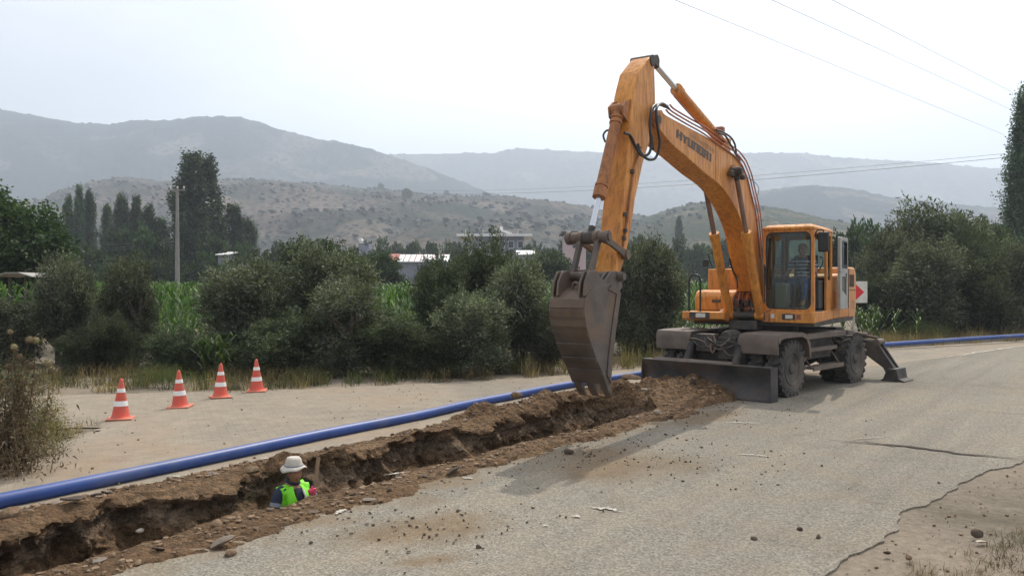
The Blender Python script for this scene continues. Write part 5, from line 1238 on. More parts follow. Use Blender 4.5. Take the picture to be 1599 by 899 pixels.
# ---- driver seated in the cab
dw = UC+UH*SC[0]+UL*SC[1]
dv = thing('person', 'driver in a blue and white striped shirt sitting at the controls inside the cab', 'person', (dw.x, dw.y, 2.06), math.atan2(UH.y, UH.x))
MD = lambda p: tuple(Vector(p))
Jd = {'pel': ((-.08, 0, .1), (.16, .13)), 'wai': ((-.08, 0, .24), (.155, .13)), 'che': ((-.06, 0, .42), (.175, .13)), 'sh': ((-.05, 0, .55), (.12, .09)), 'nk': ((-.03, 0, .62), .06), 'hd': ((-.01, 0, .68), .06),
      'rs': ((-.05, -.19, .54), .06), 're': ((.03, -.27, .29), .046), 'rw': ((.19, -.30, .24), .03), 'ls': ((-.05, .19, .54), .06), 'le': ((.03, .27, .29), .046), 'lw': ((.19, .30, .24), .03),
      'rh': ((.0, -.1, .09), .09), 'rk': ((.42, -.13, .12), .07), 'ra': ((.50, -.13, -.32), .048), 'rt': ((.68, -.14, -.36), .042), 'lh': ((.0, .1, .09), .09), 'lk': ((.42, .13, .12), .07), 'la': ((.50, .13, -.32), .048), 'lt': ((.68, .14, -.36), .042)}
Ed = [('pel', 'wai'), ('wai', 'che'), ('che', 'sh'), ('sh', 'nk'), ('nk', 'hd'), ('sh', 'rs'), ('rs', 're'), ('re', 'rw'), ('sh', 'ls'), ('ls', 'le'), ('le', 'lw'), ('pel', 'rh'), ('rh', 'rk'), ('rk', 'ra'), ('ra', 'rt'), ('pel', 'lh'), ('lh', 'lk'), ('lk', 'la'), ('la', 'lt')]
for pre, sg in (('r', -1), ('l', 1)):
    jh, eh = hand_joints(pre, Jd[pre+'w'][0], (.95, 0, .1), (0, -sg, .2), (0, 0, 1), .9); Jd.update(jh); Ed += eh
me = skin_body('body', Jd, Ed, None, None, MD); bm = head_mesh(MD, (.02, 0, .76), .112, 0, .05); join_bm(me, bm, 'body', M['skin'], dv)
bm = bmesh.new(); ellip(bm, MD, (-.015, 0, .80), (.108, .09, .098)); me = bpy.data.meshes.new('hair'); bm.to_mesh(me); bm.free(); link('hair', me, M['hair'], dv, 60)
bm = bmesh.new()
for sg in (-1, 1): ellip(bm, MD, (.112, sg*.034, .775), (.008, .014, .007))
me = bpy.data.meshes.new('eyes'); bm.to_mesh(me); bm.free(); link('eyes', me, M['hair'], dv, 60)
Jp = {'pel': ((-.08, 0, .1), (.17, .145)), 'wai': ((-.08, 0, .24), (.175, .15)), 'che': ((-.06, 0, .42), (.19, .145)), 'sh': ((-.05, 0, .55), (.13, .1)), 'nk': ((-.035, 0, .6), .068),
      'rs': ((-.05, -.195, .535), .075), 're': ((.01, -.262, .34), .064), 'ls': ((-.05, .195, .535), .075), 'le': ((.01, .262, .34), .064)}
me = skin_body('striped_shirt', Jp, [('pel', 'wai'), ('wai', 'che'), ('che', 'sh'), ('sh', 'nk'), ('sh', 'rs'), ('rs', 're'), ('sh', 'ls'), ('ls', 'le')], None, None, MD, 0, 3)
o = link('striped_shirt', me, M['shirtd'], dv, 60); me.materials.append(M['shirtw'])
for p in me.polygons: p.material_index = 1 if (p.center.z % .072) < .034 and p.center.z < .56 else 0
me = skin_body('jeans', {'pel': ((-.08, 0, .08), (.165, .12)), 'rh': ((.0, -.1, .09), .1), 'rk': ((.42, -.13, .12), .085), 'ra': ((.50, -.13, -.28), .07), 'lh': ((.0, .1, .09), .1), 'lk': ((.42, .13, .12), .085), 'la': ((.50, .13, -.28), .07)},
    [('pel', 'rh'), ('rh', 'rk'), ('rk', 'ra'), ('pel', 'lh'), ('lh', 'lk'), ('lk', 'la')], None, None, MD); link('jeans', me, M['jeans'], dv, 60)
for sg in (-1, 1):
    me = skin_body('shoe', {'a': ((.50, sg*.13, -.36), .05), 'b': ((.70, sg*.14, -.39), .045)}, [('a', 'b')], None, None, MD); link('shoe', me, M['black'], dv, 60)

# ============================================================ VEGETATION
def unit(v): return v/np.maximum(np.linalg.norm(v, axis=-1, keepdims=True), 1e-9)
def leafmesh(name, P, Dr, ln, wd, rs, droop=.15):
    """P (n,3) leaf bases, Dr directions -> one folded four-cornered leaf each"""
    n = len(P); S = unit(np.cross(Dr, rs.normal(size=(n, 3)))); ln = ln*rs.uniform(.65, 1.25, (n, 1)); wd = wd*rs.uniform(.7, 1.2, (n, 1))
    Nn = np.cross(Dr, S)
    a = P; b = P+Dr*ln*.45+S*wd*.5; c = P+Dr*ln+np.array([0, 0, -1.])*ln*droop; d = P+Dr*ln*.45-S*wd*.5+Nn*wd*.12
    V = np.stack([a, b, c, d], 1).reshape(-1, 3); F = np.arange(4*n).reshape(n, 4)
    return npmesh(name, V, F)
def crown_points(rs, lobes, ntips, per, twig, up=.35, shell=.45):
    """clumps of leaves at twig tips spread through lobed volumes (cx,cy,cz,rx,ry,rz)"""
    L = np.array(lobes); vol = (L[:, 3]*L[:, 4]*L[:, 5])**.75; pr = vol/vol.sum()
    k = rs.choice(len(L), ntips, p=pr); d = unit(rs.normal(size=(ntips, 3))); r = rs.uniform(shell, 1.0, (ntips, 1))**.7
    C = L[k, :3]+d*r*L[k, 3:6]
    out = unit(d*np.array([1, 1, .8])+np.array([0, 0, up])+rs.normal(size=(ntips, 3))*.35)
    t = rs.uniform(-.6, 1, (ntips, per, 1)); sp = rs.normal(size=(ntips, per, 3))*twig*.30
    P = C[:, None]+out[:, None]*t*twig+sp*(1.1-.5*t)
    Dr = unit(out[:, None]*.9+rs.normal(size=(ntips, per, 3))*.7)
    return P.reshape(-1, 3), Dr.reshape(-1, 3)
def trunkmesh(name, rs, h, r, limbs, spread, top, lean=.1, stems=1):
    m_ = MB()
    for s in range(stems):
        a = rs.uniform(0, 6.28); bx, by = (.12*math.cos(a)*(stems > 1), .12*math.sin(a)*(stems > 1)); P = [(bx+lean*math.sin(a)*t*t*h+(.3*spread*math.cos(a)*t if stems > 1 else 0), by+lean*math.cos(a)*t*t*h+(.3*spread*math.sin(a)*t if stems > 1 else 0), h*t-.1) for t in (0, .15, .35, .6, .8, 1)]
        m_.tube(P, [r*1.3, r, r*.85, r*.65, r*.4, r*.15], 9)
        for k in range(limbs):
            t = rs.uniform(.25, .9); z0 = h*t; a = rs.uniform(0, 6.28); ln = spread*rs.uniform(.5, .95)*(1.1-.5*t)
            ux, uy = math.cos(a), math.sin(a); q0 = Vector(P[min(5, int(t*5))])
            q0.z = z0-.1; m_.tube([q0, q0+Vector((ux*ln*.4, uy*ln*.4, ln*.35)), q0+Vector((ux*ln*.8, uy*ln*.8, ln*.7*top)), q0+Vector((ux*ln, uy*ln, ln*1.0*top))], [r*.45, r*.3, r*.16, r*.05], 6)
    me = bpy.data.meshes.new(name); me.from_pydata([tuple(p) for p in m_.v], [], m_.f); me.update(); me.materials.append(M['bark']); return me
class Kind:
    def __init__(s, crown, trunk): s.crown, s.trunk = crown, trunk
def plant(kind, name, label, cat, x, y, sx, sz, rz, group=None, z0=None, part='crown'):
    z = float(gz(x, y)) if z0 is None else z0
    t = thing(name, label, cat, (x, y, z), rz, group); t.scale = (sx, sx, sz)
    c = bpy.data.objects.new(part, kind.crown); COL.objects.link(c); c.parent = t
    if kind.trunk: c = bpy.data.objects.new('trunk', kind.trunk); COL.objects.link(c); c.parent = t
    return t
def setmat(me, m): me.materials.clear(); me.materials.append(m); return me
# olive bushes: unit radius about 1 m, height about 2.4 m; foliage down to the ground
olives = []
for v in range(5):
    rs = np.random.RandomState(50+v); lob = []
    for k in range(11):
        a = rs.uniform(0, 6.28); r = rs.uniform(.1, .62); z = rs.uniform(.35, 1.75); rr = rs.uniform(.36, .58)
        lob.append((r*math.cos(a), r*math.sin(a), z, rr, rr, rr*rs.uniform(.9, 1.3)))
    for k in range(6): lob.append((rs.uniform(-.5, .5), rs.uniform(-.5, .5), rs.uniform(1.6, 2.05), .2, .2, .45))
    P, D_ = crown_points(rs, lob, 640, 54, .26, .8, .35); P[:, 2] = np.maximum(P[:, 2], .02)
    me = leafmesh('olive_crown', P, D_, .10, .030, rs, .05)
    olives.append(Kind(setmat(me, M['olive'] if v % 5 < 3 else M['olive_dk']), trunkmesh('olive_trunk', rs, 1.7, .07, 6, .8, 1, .08, 3)))
broads = []
for v in range(4):
    rs = np.random.RandomState(70+v); lob = []
    for k in range(13):
        a = rs.uniform(0, 6.28); r = rs.uniform(.1, .68); z = rs.uniform(.75, 2.0); rr = rs.uniform(.3, .5)
        lob.append((r*math.cos(a), r*math.sin(a), z-.3*r, rr, rr, rr*.85))
    P, D_ = crown_points(rs, lob, 620, 60, .2, .25, .3)
    me = leafmesh('broad_crown', P, D_, .06, .042, rs, .2)
    broads.append(Kind(setmat(me, M['broad']), trunkmesh('broad_trunk', rs, 1.6, .07, 8, .8, .8, .06)))
# far round trees, coarser and full to the ground
fars = []
for v in range(4):
    rs = np.random.RandomState(90+v); lob = []
    for k in range(12):
        a = rs.uniform(0, 6.28); r = rs.uniform(.1, .7); z = rs.uniform(.25, 1.5); rr = rs.uniform(.3, .5)
        lob.append((r*math.cos(a), r*math.sin(a), z, rr, rr, rr*.9))
    P, D_ = crown_points(rs, lob, 300, 22, .16, .2, .4); P[:, 2] = np.maximum(P[:, 2], .0)
    me = leafmesh('far_crown', P, D_, .13, .08, rs, .15)
    fars.append(Kind(setmat(me, M['broad']), trunkmesh('far_trunk', rs, 1.1, .05, 4, .6, .8, .06)))
# poplars: unit height 10, radius about 1
pops = []
for v in range(3):
    rs = np.random.RandomState(110+v); n = 1500 if v == 2 else 900
    z = rs.uniform(.4, 9.6, n); t = z/9.8; prof = np.interp(t, [0, .1, .3, .6, .85, 1], [.45, .85, 1.0, .85, .5, .08])
    a = rs.uniform(0, 6.28, n); lob_ = .78+.85*fbm(np.cos(a)*1.7+v*7, np.sin(a)*1.7, z*.6, 3, v)
    r = prof*lob_*rs.uniform(.35, 1, n)**.6
    C = np.stack([r*np.cos(a), r*np.sin(a), z+.25*rs.normal(size=n)], 1)
    out = unit(np.stack([np.cos(a)*.35, np.sin(a)*.35, np.full(n, 1.)], 1)+rs.normal(size=(n, 3))*.15)
    per = 28; tt = rs.uniform(-.5, 1, (n, per, 1)); P = (C[:, None]+out[:, None]*tt*.55+rs.normal(size=(n, per, 3))*.10).reshape(-1, 3)
    D_ = unit(out[:, None]*.3+rs.normal(size=(n, per, 3))).reshape(-1, 3)
    me = leafmesh('poplar_crown', P, D_, .15 if v < 2 else .10, .11 if v < 2 else .075, rs, .1)
    pops.append(Kind(setmat(me, M['poplar']), trunkmesh('poplar_trunk', rs, 8, .16, 10, .7, 1.8, .0)))

def W_at(pxx, d): return at(pxx, d)
# -- row of olive bushes along the verge: (px, distance, width px, top py, kind, label)
OB = [
 (14, 20.5, 120, 462, 0, 'grey green olive bush at the left picture edge behind the dry thistle'),
 (98, 21.5, 105, 398, 1, 'tall olive bush right of the thistle, its top just under the white canopies'),
 (125, 19.0, 80, 520, 3, 'low dark olive bush right beside the thistle heads'),
 (205, 20.5, 105, 410, 2, 'olive bush with a loose twin top standing above the nearest cone'),
 (172, 19.2, 70, 490, 4, 'low dark bush left of the loose twin topped olive bush'),
 (268, 19.0, 80, 515, 3, 'low dark bush behind the second cone'),
 (385, 20.5, 150, 405, 0, 'broad silvery olive bush above the third and farthest cones'),
 (330, 19.0, 90, 520, 4, 'small dark bush at the foot of the broad silvery olive bush'),
 (448, 18.6, 130, 490, 3, 'low spreading bush behind and right of the farthest cone'),
 (512, 21.5, 150, 382, 1, 'tall rounded olive bush in front of the dark tree'),
 (545, 18.8, 150, 445, 2, 'silvery sprawling bush in front of the tall rounded olive bush'),
 (622, 18.8, 120, 490, 4, 'low green bush in the gap below the red roofed shed'),
 (692, 21.5, 100, 402, 3, 'dark olive bush left of the highest one, below the shed roof'),
 (750, 22.5, 118, 372, 4, 'highest dark olive bush, reaching up to the roof of the long building'),
 (742, 18.8, 120, 455, 0, 'silvery bush low in front of the highest dark olive bush'),
 (812, 20.5, 115, 400, 1, 'loose light olive bush left of the bucket, right of the highest bush'),
 (852, 19.6, 70, 476, 2, 'small olive bush peeping out just left of the bucket'),
 (688, 18.4, 80, 520, 3, 'smallest dark bush at the grass edge below the highest olive'),
 (985, 24.0, 85, 392, 2, 'olive bush just right of the bucket with its left side hidden'),
 (1020, 24.5, 110, 378, 0, 'rounded olive bush between bucket and the handrail of the excavator'),
 (1462, 38, 165, 318, 1, 'big high olive tree right of the cab, tallest of its group'),
 (1404, 37, 110, 352, 0, 'olive tree just right of the arrow sign, left in its group'),
 (1450, 33, 130, 384, 2, 'pale olive bush standing in front of the tallest olive tree'),
 (1532, 33, 105, 396, 3, 'low rounded olive bush in front, left of the one at the right edge'),
 (1592, 34, 90, 376, 1, 'olive bush cut by the right picture edge, below the poplar'),
 (1372, 34, 80, 430, 4, 'dark low bush behind the arrow sign'),
 (1398, 34.5, 95, 428, 3, 'dark low bush right of the arrow sign, left under the big olive tree'),
 (1500, 36, 90, 352, 4, 'dark olive tree between the tallest olive and the right poplar')]
for i, (p, d, wpx, top, k, lb) in enumerate(OB):
    sx = wpx/FPX*d/2/.92; h = hgt(top, d); kd = olives[k]
    plant(kd, 'olive_bush', lb, 'bush' if h < 3.8 else 'tree', at(p, d), d, sx*.97, h/2.38, i*1.7, 'olive bushes and trees along the roadside', part='foliage')
# broadleaf and other trees
plant(broads[0], 'broadleaf_tree', 'dark broad leaved tree reaching in from the left picture edge', 'tree', at(-35, 30), 30, 2.9, 2.65, .4, z0=0)
plant(broads[1], 'broadleaf_tree', 'lower dark tree crown right of the one reaching in at the left edge', 'tree', at(38, 33), 33, 1.6, 2.05, 1.4, z0=0)
plant(broads[2], 'broadleaf_tree', 'fresh green broad leaved tree rising behind the olives next to the right poplar', 'tree', at(1530, 44), 44, 1.75, 2.75, 2.4, z0=0)
plant(broads[3], 'broadleaf_tree', 'dark rounded tree behind the tall rounded olive bush, darker than the olives', 'tree', at(487, 34), 34, 1.75, 2.0, .9, z0=0)
plant(broads[1], 'broadleaf_tree', 'dark tree left of the red roofed shed, behind the olive row', 'tree', at(590, 60), 60, 2.3, 2.15, 2.2, z0=0)
plant(broads[2], 'broadleaf_tree', 'dark tree behind the bucket link, right of the long building', 'tree', at(868, 75), 75, 3.2, 2.6, 1.2, z0=0)
plant(pops[2], 'poplar_tree', 'big dark poplar at the right picture edge, rising out of the top of the hedge', 'tree', at(1600, 60), 60, 1.75, hgt(150, 60)/9.9, .5, z0=0)
plant(pops[0], 'poplar_tree', 'bushy poplar tip behind the big right hand poplar', 'tree', at(1622, 66), 66, 1.6, hgt(118, 66)/9.9, 2.5, z0=0)
PO = [(300, 108, 50, 244, 1, 'left half of the tallest poplar group, beside the utility pole'), (322, 110, 46, 252, 0, 'right half of the tallest poplar group, right of the utility pole'),
 (364, 118, 36, 323, 1, 'stout poplar standing right of the tallest poplar group'), (388, 120, 26, 346, 0, 'shorter poplar right beside the stout one'),
 (107, 125, 16, 311, 0, 'leftmost slim poplar of the distant row'), (124, 125, 16, 294, 1, 'tallest slim poplar of the distant row, second from its left end'), (140, 127, 18, 303, 0, 'third slim poplar from the left in the distant row'),
 (167, 125, 18, 323, 1, 'small slim poplar standing alone between the two clusters of the row'), (190, 122, 24, 308, 0, 'poplar left of centre in the right cluster of the distant row'), (213, 122, 20, 310, 1, 'poplar with a narrow tip in the right cluster of the distant row'),
 (232, 120, 24, 325, 0, 'lower poplar towards the utility pole in the distant row'), (250, 120, 30, 343, 1, 'lowest roundish poplar nearest to the utility pole on its left'), (1060, 250, 11, 341, 0, 'lone dark cypress like tree at the foot of the right hill'),
 (90, 125, 22, 345, 1, 'low poplar at the left end of the distant row')]
for i, (p, d, wpx, top, k, lb) in enumerate(PO):
    x = at(p, d); z = float(gz(x, d)); plant(pops[k], 'poplar_tree', lb, 'tree', x, d, wpx/FPX*d/2/.72, (hgt(top, d)-z)/9.9, i*2.1, 'distant poplars' if d < 200 else None)
# belt of distant round trees
rs = np.random.RandomState(7); FT = []
def ft(p, d, wpx, top, lab, grp): FT.append((p, d, wpx, top, lab, grp))
for i, p in enumerate(range(-20, 440, 27)): ft(p+rs.uniform(-8, 8), rs.uniform(92, 112), rs.uniform(50, 70), [352, 372, 380, 388, 384, 378, 372, 362, 356, 352, 365, 380, 380, 372, 368, 384, 386, 388][i % 18]+rs.uniform(-8, 8), 'dark round trees in the belt behind the maize', 'trees behind the maize field on the left')
for i, p in enumerate(range(10, 620, 34)): ft(p+rs.uniform(-8, 8), rs.uniform(84, 92), rs.uniform(45, 60), 402+rs.uniform(-7, 9), 'low shrubs at the far edge of the maize', 'shrubs at the far edge of the maize')
for i, p in enumerate(range(430, 720, 24)): ft(p+rs.uniform(-8, 8), rs.uniform(150, 190), rs.uniform(28, 44), 378+rs.uniform(-6, 8), 'hazy round trees before the brown hill', 'hazy trees in front of the brown hill')
for i, p in enumerate(range(822, 1190, 24)): ft(p+rs.uniform(-8, 8), rs.uniform(120, 180), rs.uniform(32, 50), 375+rs.uniform(-7, 10), 'hazy round trees behind the excavator', 'hazy trees behind the excavator')
for i, p in enumerate(range(1300, 1420, 22)): ft(p+rs.uniform(-8, 8), rs.uniform(60, 75), rs.uniform(45, 65), 352+rs.uniform(-6, 10), 'hazy trees between cab and big olive', 'hazy trees right of the cab')
for i, p in enumerate(range(660, 850, 30)): ft(p+rs.uniform(-6, 6), rs.uniform(95, 118), rs.uniform(30, 44), 402+rs.uniform(-5, 6), 'small round trees before shed and long building', 'small trees before the shed and building')
ORD = ['leftmost', 'second', 'third', 'fourth', 'fifth', 'sixth', 'seventh', 'eighth', 'ninth', 'tenth', 'eleventh', 'twelfth', 'thirteenth', 'fourteenth', 'fifteenth', 'sixteenth', 'seventeenth', 'eighteenth', 'nineteenth']
def ordn(lab, p, grp):
    k = sorted(q[0] for q in FT if q[5] == grp).index(p); return ('leftmost of the ' if k == 0 else ORD[k]+' from left of the ')+lab
for i, (p, d, wpx, top, lab, grp) in enumerate(FT):
    x = at(p, d); z = float(gz(x, d)); s_ = wpx/FPX*d/2/.95; lab = ordn(lab, p, grp); plant(fars[i % 4], 'distant_tree', lab, 'tree', x, d, s_, (hgt(top, d)-z)/1.85, i*1.3, grp)

# -- maize field: leaves of single plants, one object
def corn(rs, X, Y, hts, nl=10):
    n = len(X); V, F = [], []
    j = np.arange(nl); az = rs.uniform(0, 6.28, (n, 1))+j*math.pi+rs.normal(size=(n, nl))*.5
    base = (np.linspace(.12, .93, nl)[None]*hts[:, None]); ln = (.36+.26*np.sin(np.linspace(0, 3.1, nl)))[None]*rs.uniform(.8, 1.15, (n, nl))
    el = np.linspace(.75, 1.25, nl)[None]+rs.normal(size=(n, nl))*.15
    ux, uy = np.cos(az), np.sin(az); wd = .03*rs.uniform(.8, 1.2, (n, nl))
    pts = []
    for t, dz in ((0, 0), (.35, 1.0), (.7, 1.15), (1, .72)):
        r = ln*t*np.cos(el)**.5*.95; z = base+ln*dz*np.sin(el)*[0, .42, .62, .62][(0, .35, .7, 1).index(t)]; pts.append((r, z))
    P = []
    for q, (r, z) in enumerate(pts):
        w_ = wd*[.7, 1, .8, .05][q]
        for s in (-1, 1): P.append(np.stack([X[:, None]+r*ux-s*w_*uy, Y[:, None]+r*uy+s*w_*ux, z+0*ux], -1))
    P = np.stack(P, 2).reshape(-1, 3); m = n*nl; b = (np.arange(m)*8)[:, None]
    F = np.concatenate([b+np.array([[0, 1, 3, 2]]), b+np.array([[2, 3, 5, 4]]), b+np.array([[4, 5, 7, 6]])])
    return P, F
rs = np.random.RandomState(17); Xc, Yc = [], []
for r_ in range(13):
    y0 = 23.6+r_*.72; x = np.arange(-17, 10.2, .26); 
    Xc.append(x+rs.normal(size=len(x))*.05); Yc.append(y0+rs.normal(size=len(x))*.08+np.maximum(0, (x-1))*.62)
for r_ in range(0):
    y0 = 23.6+r_*.8; x = np.arange(12, 26, .3); Xc.append(x+rs.normal(size=len(x))*.05); Yc.append(y0+rs.normal(size=len(x))*.08+np.maximum(0, (x-1))*.62)
for r_ in range(26):
    y0 = 33.5+r_*2.1; x = np.arange(-.62*y0-3, .40*y0, .55+r_*.022); Xc.append(x+rs.normal(size=len(x))*.12); Yc.append(y0+rs.normal(size=len(x))*.5+np.maximum(0, (x-1))*.35)
Xc, Yc = np.concatenate(Xc), np.concatenate(Yc); kp = ~((Xc < -15.0) & (Yc > 25.5) & (Yc < 33)); Xc, Yc = Xc[kp], Yc[kp]
ht = 2.02+.16*fbm(Xc*.3, Yc*.3, 0, 2, 4)+.003*(Yc-24)+rs.normal(size=len(Xc))*.07
P, F = corn(rs, Xc, Yc, ht, 10); P[:, 2] += 0
# tall stray maize plants in front of the hedge
o = link('maize_field', npmesh('maize_field', P, F), M['corn']); tag(o, 'dense field of green maize standing behind the row of olive bushes', 'maize', kind='stuff')
for (p, d, h_, lb) in ((331, 18.0, .75, 'small clump of maize growing in front of the bushes behind the second and third cones'), (1366, 30.5, 1.1, 'bright green maize clump right of the excavator, under the arrow sign')):
    rs2 = np.random.RandomState(int(p)); n = 7 if p < 500 else 14; sp = .16 if p < 500 else .8
    X_, Y_ = rs2.normal(size=n)*sp, rs2.normal(size=n)*sp*.6; P, F = corn(rs2, X_, Y_, np.full(n, h_)*rs2.uniform(.8, 1.1, n), 11)
    o = link('maize_clump', npmesh('maize_clump', P, F), M['corn']); o.location = (at(p, d), d, .02); tag(o, lb, 'maize', kind='stuff')

# -- grass: blades as bent two segment strips
def blades(name, X, Y, h, wd, mat, rs, lean=.8, z0=None):
    n = len(X); az = rs.uniform(0, 6.28, n); ln = np.abs(rs.normal(size=n))*lean*h; hh = h*rs.uniform(.5, 1.2, n)
    z = gz(X, Y) if z0 is None else z0; ux, uy = np.cos(az), np.sin(az); a2 = rs.uniform(0, 6.28, n); sx, sy = np.cos(a2)*wd/2, np.sin(a2)*wd/2
    p = [(X-sx, Y-sy, z), (X+sx, Y+sy, z), (X+ux*ln*.35-sx*.7, Y+uy*ln*.35-sy*.7, z+hh*.6), (X+ux*ln*.35+sx*.7, Y+uy*ln*.35+sy*.7, z+hh*.6), (X+ux*ln, Y+uy*ln, z+hh*.97)]
    P = np.stack([np.stack([c+0*X for c in q], -1) for q in p], 1).reshape(-1, 3); b = (np.arange(n)*5)[:, None]
    # two quads per blade, the last corner pair nearly closed
    Vx = P.reshape(n, 5, 3); tip2 = Vx[:, 4:5]+np.array([[[.001, 0, 0]]]); Vx = np.concatenate([Vx, tip2], 1).reshape(-1, 3); b = (np.arange(n)*6)[:, None]
    F = np.concatenate([b+np.array([[0, 1, 3, 2]]), b+np.array([[2, 3, 5, 4]])]); o = link(name, npmesh(name, Vx, F), mat); return o
def tufts(rs, n, xr, yr, per, sp, ok):
    x = rs.uniform(*xr, n); y = rs.uniform(*yr, n); k = ok(x, y); x, y = x[k], y[k]
    X = (x[:, None]+rs.normal(size=(len(x), per))*sp).ravel(); Y = (y[:, None]+rs.normal(size=(len(x), per))*sp).ravel(); return X, Y
rs = np.random.RandomState(23)
ge = lambda x: grass_edge(x)
X, Y = tufts(rs, 9000, (-16, 34), (12, 44), 20, .10, lambda x, y: (y > ge(x)-.05+.25*fbm(x*1.5, y*1.5, 0, 2, 3)) & (y < ge(x)+4.2) & (fbm(x*.6, y*.6, 0, 3, 44) > -.25))
o = blades('dry_grass', X, Y, np.where(X > 8, .38, .30)*(1+.5*fbm(X*.8, Y*.8, 0, 2, 9)), .012, M['grassd'], rs); tag(o, 'dry straw coloured grass on the verge between dusty road and bushes', 'dry grass', kind='stuff')
X, Y = tufts(rs, 6500, (-16, 34), (12, 44), 22, .11, lambda x, y: (y > ge(x)+.1+.3*fbm(x*1.5, y*1.5, 0, 2, 3)) & (y < ge(x)+4.5) & (fbm(x*.6, y*.6, 0, 3, 44) < np.where(x < -1.5, .28, np.where(x > 9, -.18, .02))))
o = blades('green_grass', X, Y, np.where(X > 8, .36, .27)*(1+.6*fbm(X*.7, Y*.7, 0, 2, 19)), .013, M['grassg'], rs); tag(o, 'rough green grass and herbs on the verge at the foot of the bushes', 'green grass', kind='stuff')
# tall pale seeding grasses against the dark hedge on the right, and by the bucket
X, Y = tufts(rs, 260, (9, 30), (24, 38), 14, .12, lambda x, y: (y > ge(x)+1.0) & (y < ge(x)+3.6))
X2, Y2 = tufts(rs, 40, (1.5, 5), (17, 24), 14, .10, lambda x, y: (y > ge(x)+.5) & (y < ge(x)+2.4))
o = blades('seed_grass', np.concatenate([X, X2]), np.concatenate([Y, Y2]), .65, .009, M['grassd'], rs, .35); tag(o, 'tall thin pale grasses gone to seed in front of the dark hedge', 'tall grass', kind='stuff')
# dry grass and litter at the lower right corner
def okr(x, y): n = x*NN.x+y*NN.y; u = x*T.x+y*T.y; return (n > road_right(u)+.7+.6*fbm(x*1.2, y*1.2, 0, 3, 6)) & (fbm(x*1.8, y*1.8, 0, 3, 16) > -.22)
X, Y = tufts(rs, 2600, (2.5, 9), (4.2, 10.5), 16, .05, okr)
o = blades('dry_grass', X, Y, .055*(1+.8*fbm(X*2, Y*2, 0, 2, 9)), .0045, M['thistle'], rs, 1.1); tag(o, 'matted grey dry grass and litter at the lower right corner beside the road', 'dry grass', kind='stuff')
# left corner: litter under the thistle
X, Y = tufts(rs, 700, (-9, -5.2), (6.5, 12), 14, .06, lambda x, y: (x < -5.6+.35*fbm(x*2, y*2, 0, 2, 6)-.25*np.abs(y-9.5)) )
o = blades('dry_grass', X, Y, .16, .006, M['thistle'], rs, .9); tag(o, 'dead dry grass around the foot of the thistle at the left', 'dry grass', kind='stuff')

# -- thistle at the left edge: stems, leaves, globe heads
tx0, ty0 = at(10, 8.9), 8.9
th = thing('thistle', 'tall dried thistle with round seed heads at the left picture edge', 'thistle', (tx0, ty0, 0))
rs2 = random.Random(6); heads = [(16, 518, 8.8), (-8, 540, 8.9), (46, 530, 8.8), (56, 531, 8.85), (22, 541, 8.7), (30, 557, 8.75), (48, 571, 8.9), (75, 567, 8.8), (80, 577, 8.9), (14, 572, 8.8), (-15, 570, 8.7), (63, 607, 8.8), (34, 600, 8.9)]
hm = None; hmesh = MB(); 
P0 = unit(np.random.RandomState(1).normal(size=(90, 3)))
bm_ = bmesh.new(); bmesh.ops.create_icosphere(bm_, subdivisions=2, radius=.036)
hme = bpy.data.meshes.new('seed_head'); bm_.to_mesh(hme); bm_.free()
vv = [tuple(v.co) for v in hme.vertices]; ff = [tuple(p.vertices) for p in hme.polygons]
for p in P0:
    p = Vector(p); s_ = p.orthogonal().normalized()*.004; b = len(vv); vv += [tuple(p*.033+s_), tuple(p*.033-s_), tuple(p*.056)]; ff.append((b, b+1, b+2))
hme = bpy.data.meshes.new('seed_head'); hme.from_pydata(vv, [], ff); hme.update(); hme.materials.append(M['thistle'])
lp, ld = [], []
for i, (hx, hy, d) in enumerate(heads):
    top = Vector((at(hx, d), d, hgt(hy, d)))-Vector((tx0, ty0, 0)); b0 = Vector((rs2.uniform(-.25, .25), rs2.uniform(-.2, .2), 0)); mid_ = b0.lerp(top, .55)+Vector((rs2.uniform(-.08, .08), 0, rs2.uniform(0, .1)))
    Pp = smoothpath([b0, mid_, top], 6); m_ = MB(); m_.tube(Pp, [.009-.005*k/(len(Pp)-1) for k in range(len(Pp))], 6); m_.build('stem', M['thistle'], th, 60)
    o = bpy.data.objects.new('seed_head', hme); COL.objects.link(o); o.parent = th; o.location = top; s_ = rs2.uniform(.75, 1.15); o.scale = (s_,)*3; o.rotation_euler = (rs2.uniform(0, 3), 0, rs2.uniform(0, 3))
    for k, q in enumerate(Pp[:-2]):
        for _ in range(16 if k < 8 else 6): lp.append(q+Vector((rs2.gauss(0, .02),)*2+(rs2.gauss(0, .03),))); ld.append((rs2.gauss(0, 1), rs2.gauss(0, 1), rs2.gauss(.1, .6)))
rsx = np.random.RandomState(3)
for _ in range(2600): # dark tangled lower growth
    lp.append(Vector((rsx.normal()*.28-.05, rsx.normal()*.25, abs(rsx.normal())*.42))); ld.append(tuple(rsx.normal(size=3)))
me = leafmesh('thistle_leaves', np.array([tuple(q) for q in lp]), unit(np.array(ld)), .075, .018, rsx, .4); o = link('leaves', me, M['thistle'], th)
rsx = np.random.RandomState(8)
kd = leafmesh('g', *crown_points(rsx, [(-.15, 0, .5, .35, .3, .4), (-.3, .1, .85, .35, .3, .35), (.15, 0, .95, .3, .25, .22), (.05, -.1, .6, .3, .3, .3)], 150, 30, .14, .4, .2), .035, .016, rsx)
o = link('wild_bush', kd, M['olive']); o.location = (at(28, 9.4), 9.4, 0); tag(o, 'grey leaved wild shrub growing between the thistle stems and the yellowish weed', 'shrub')
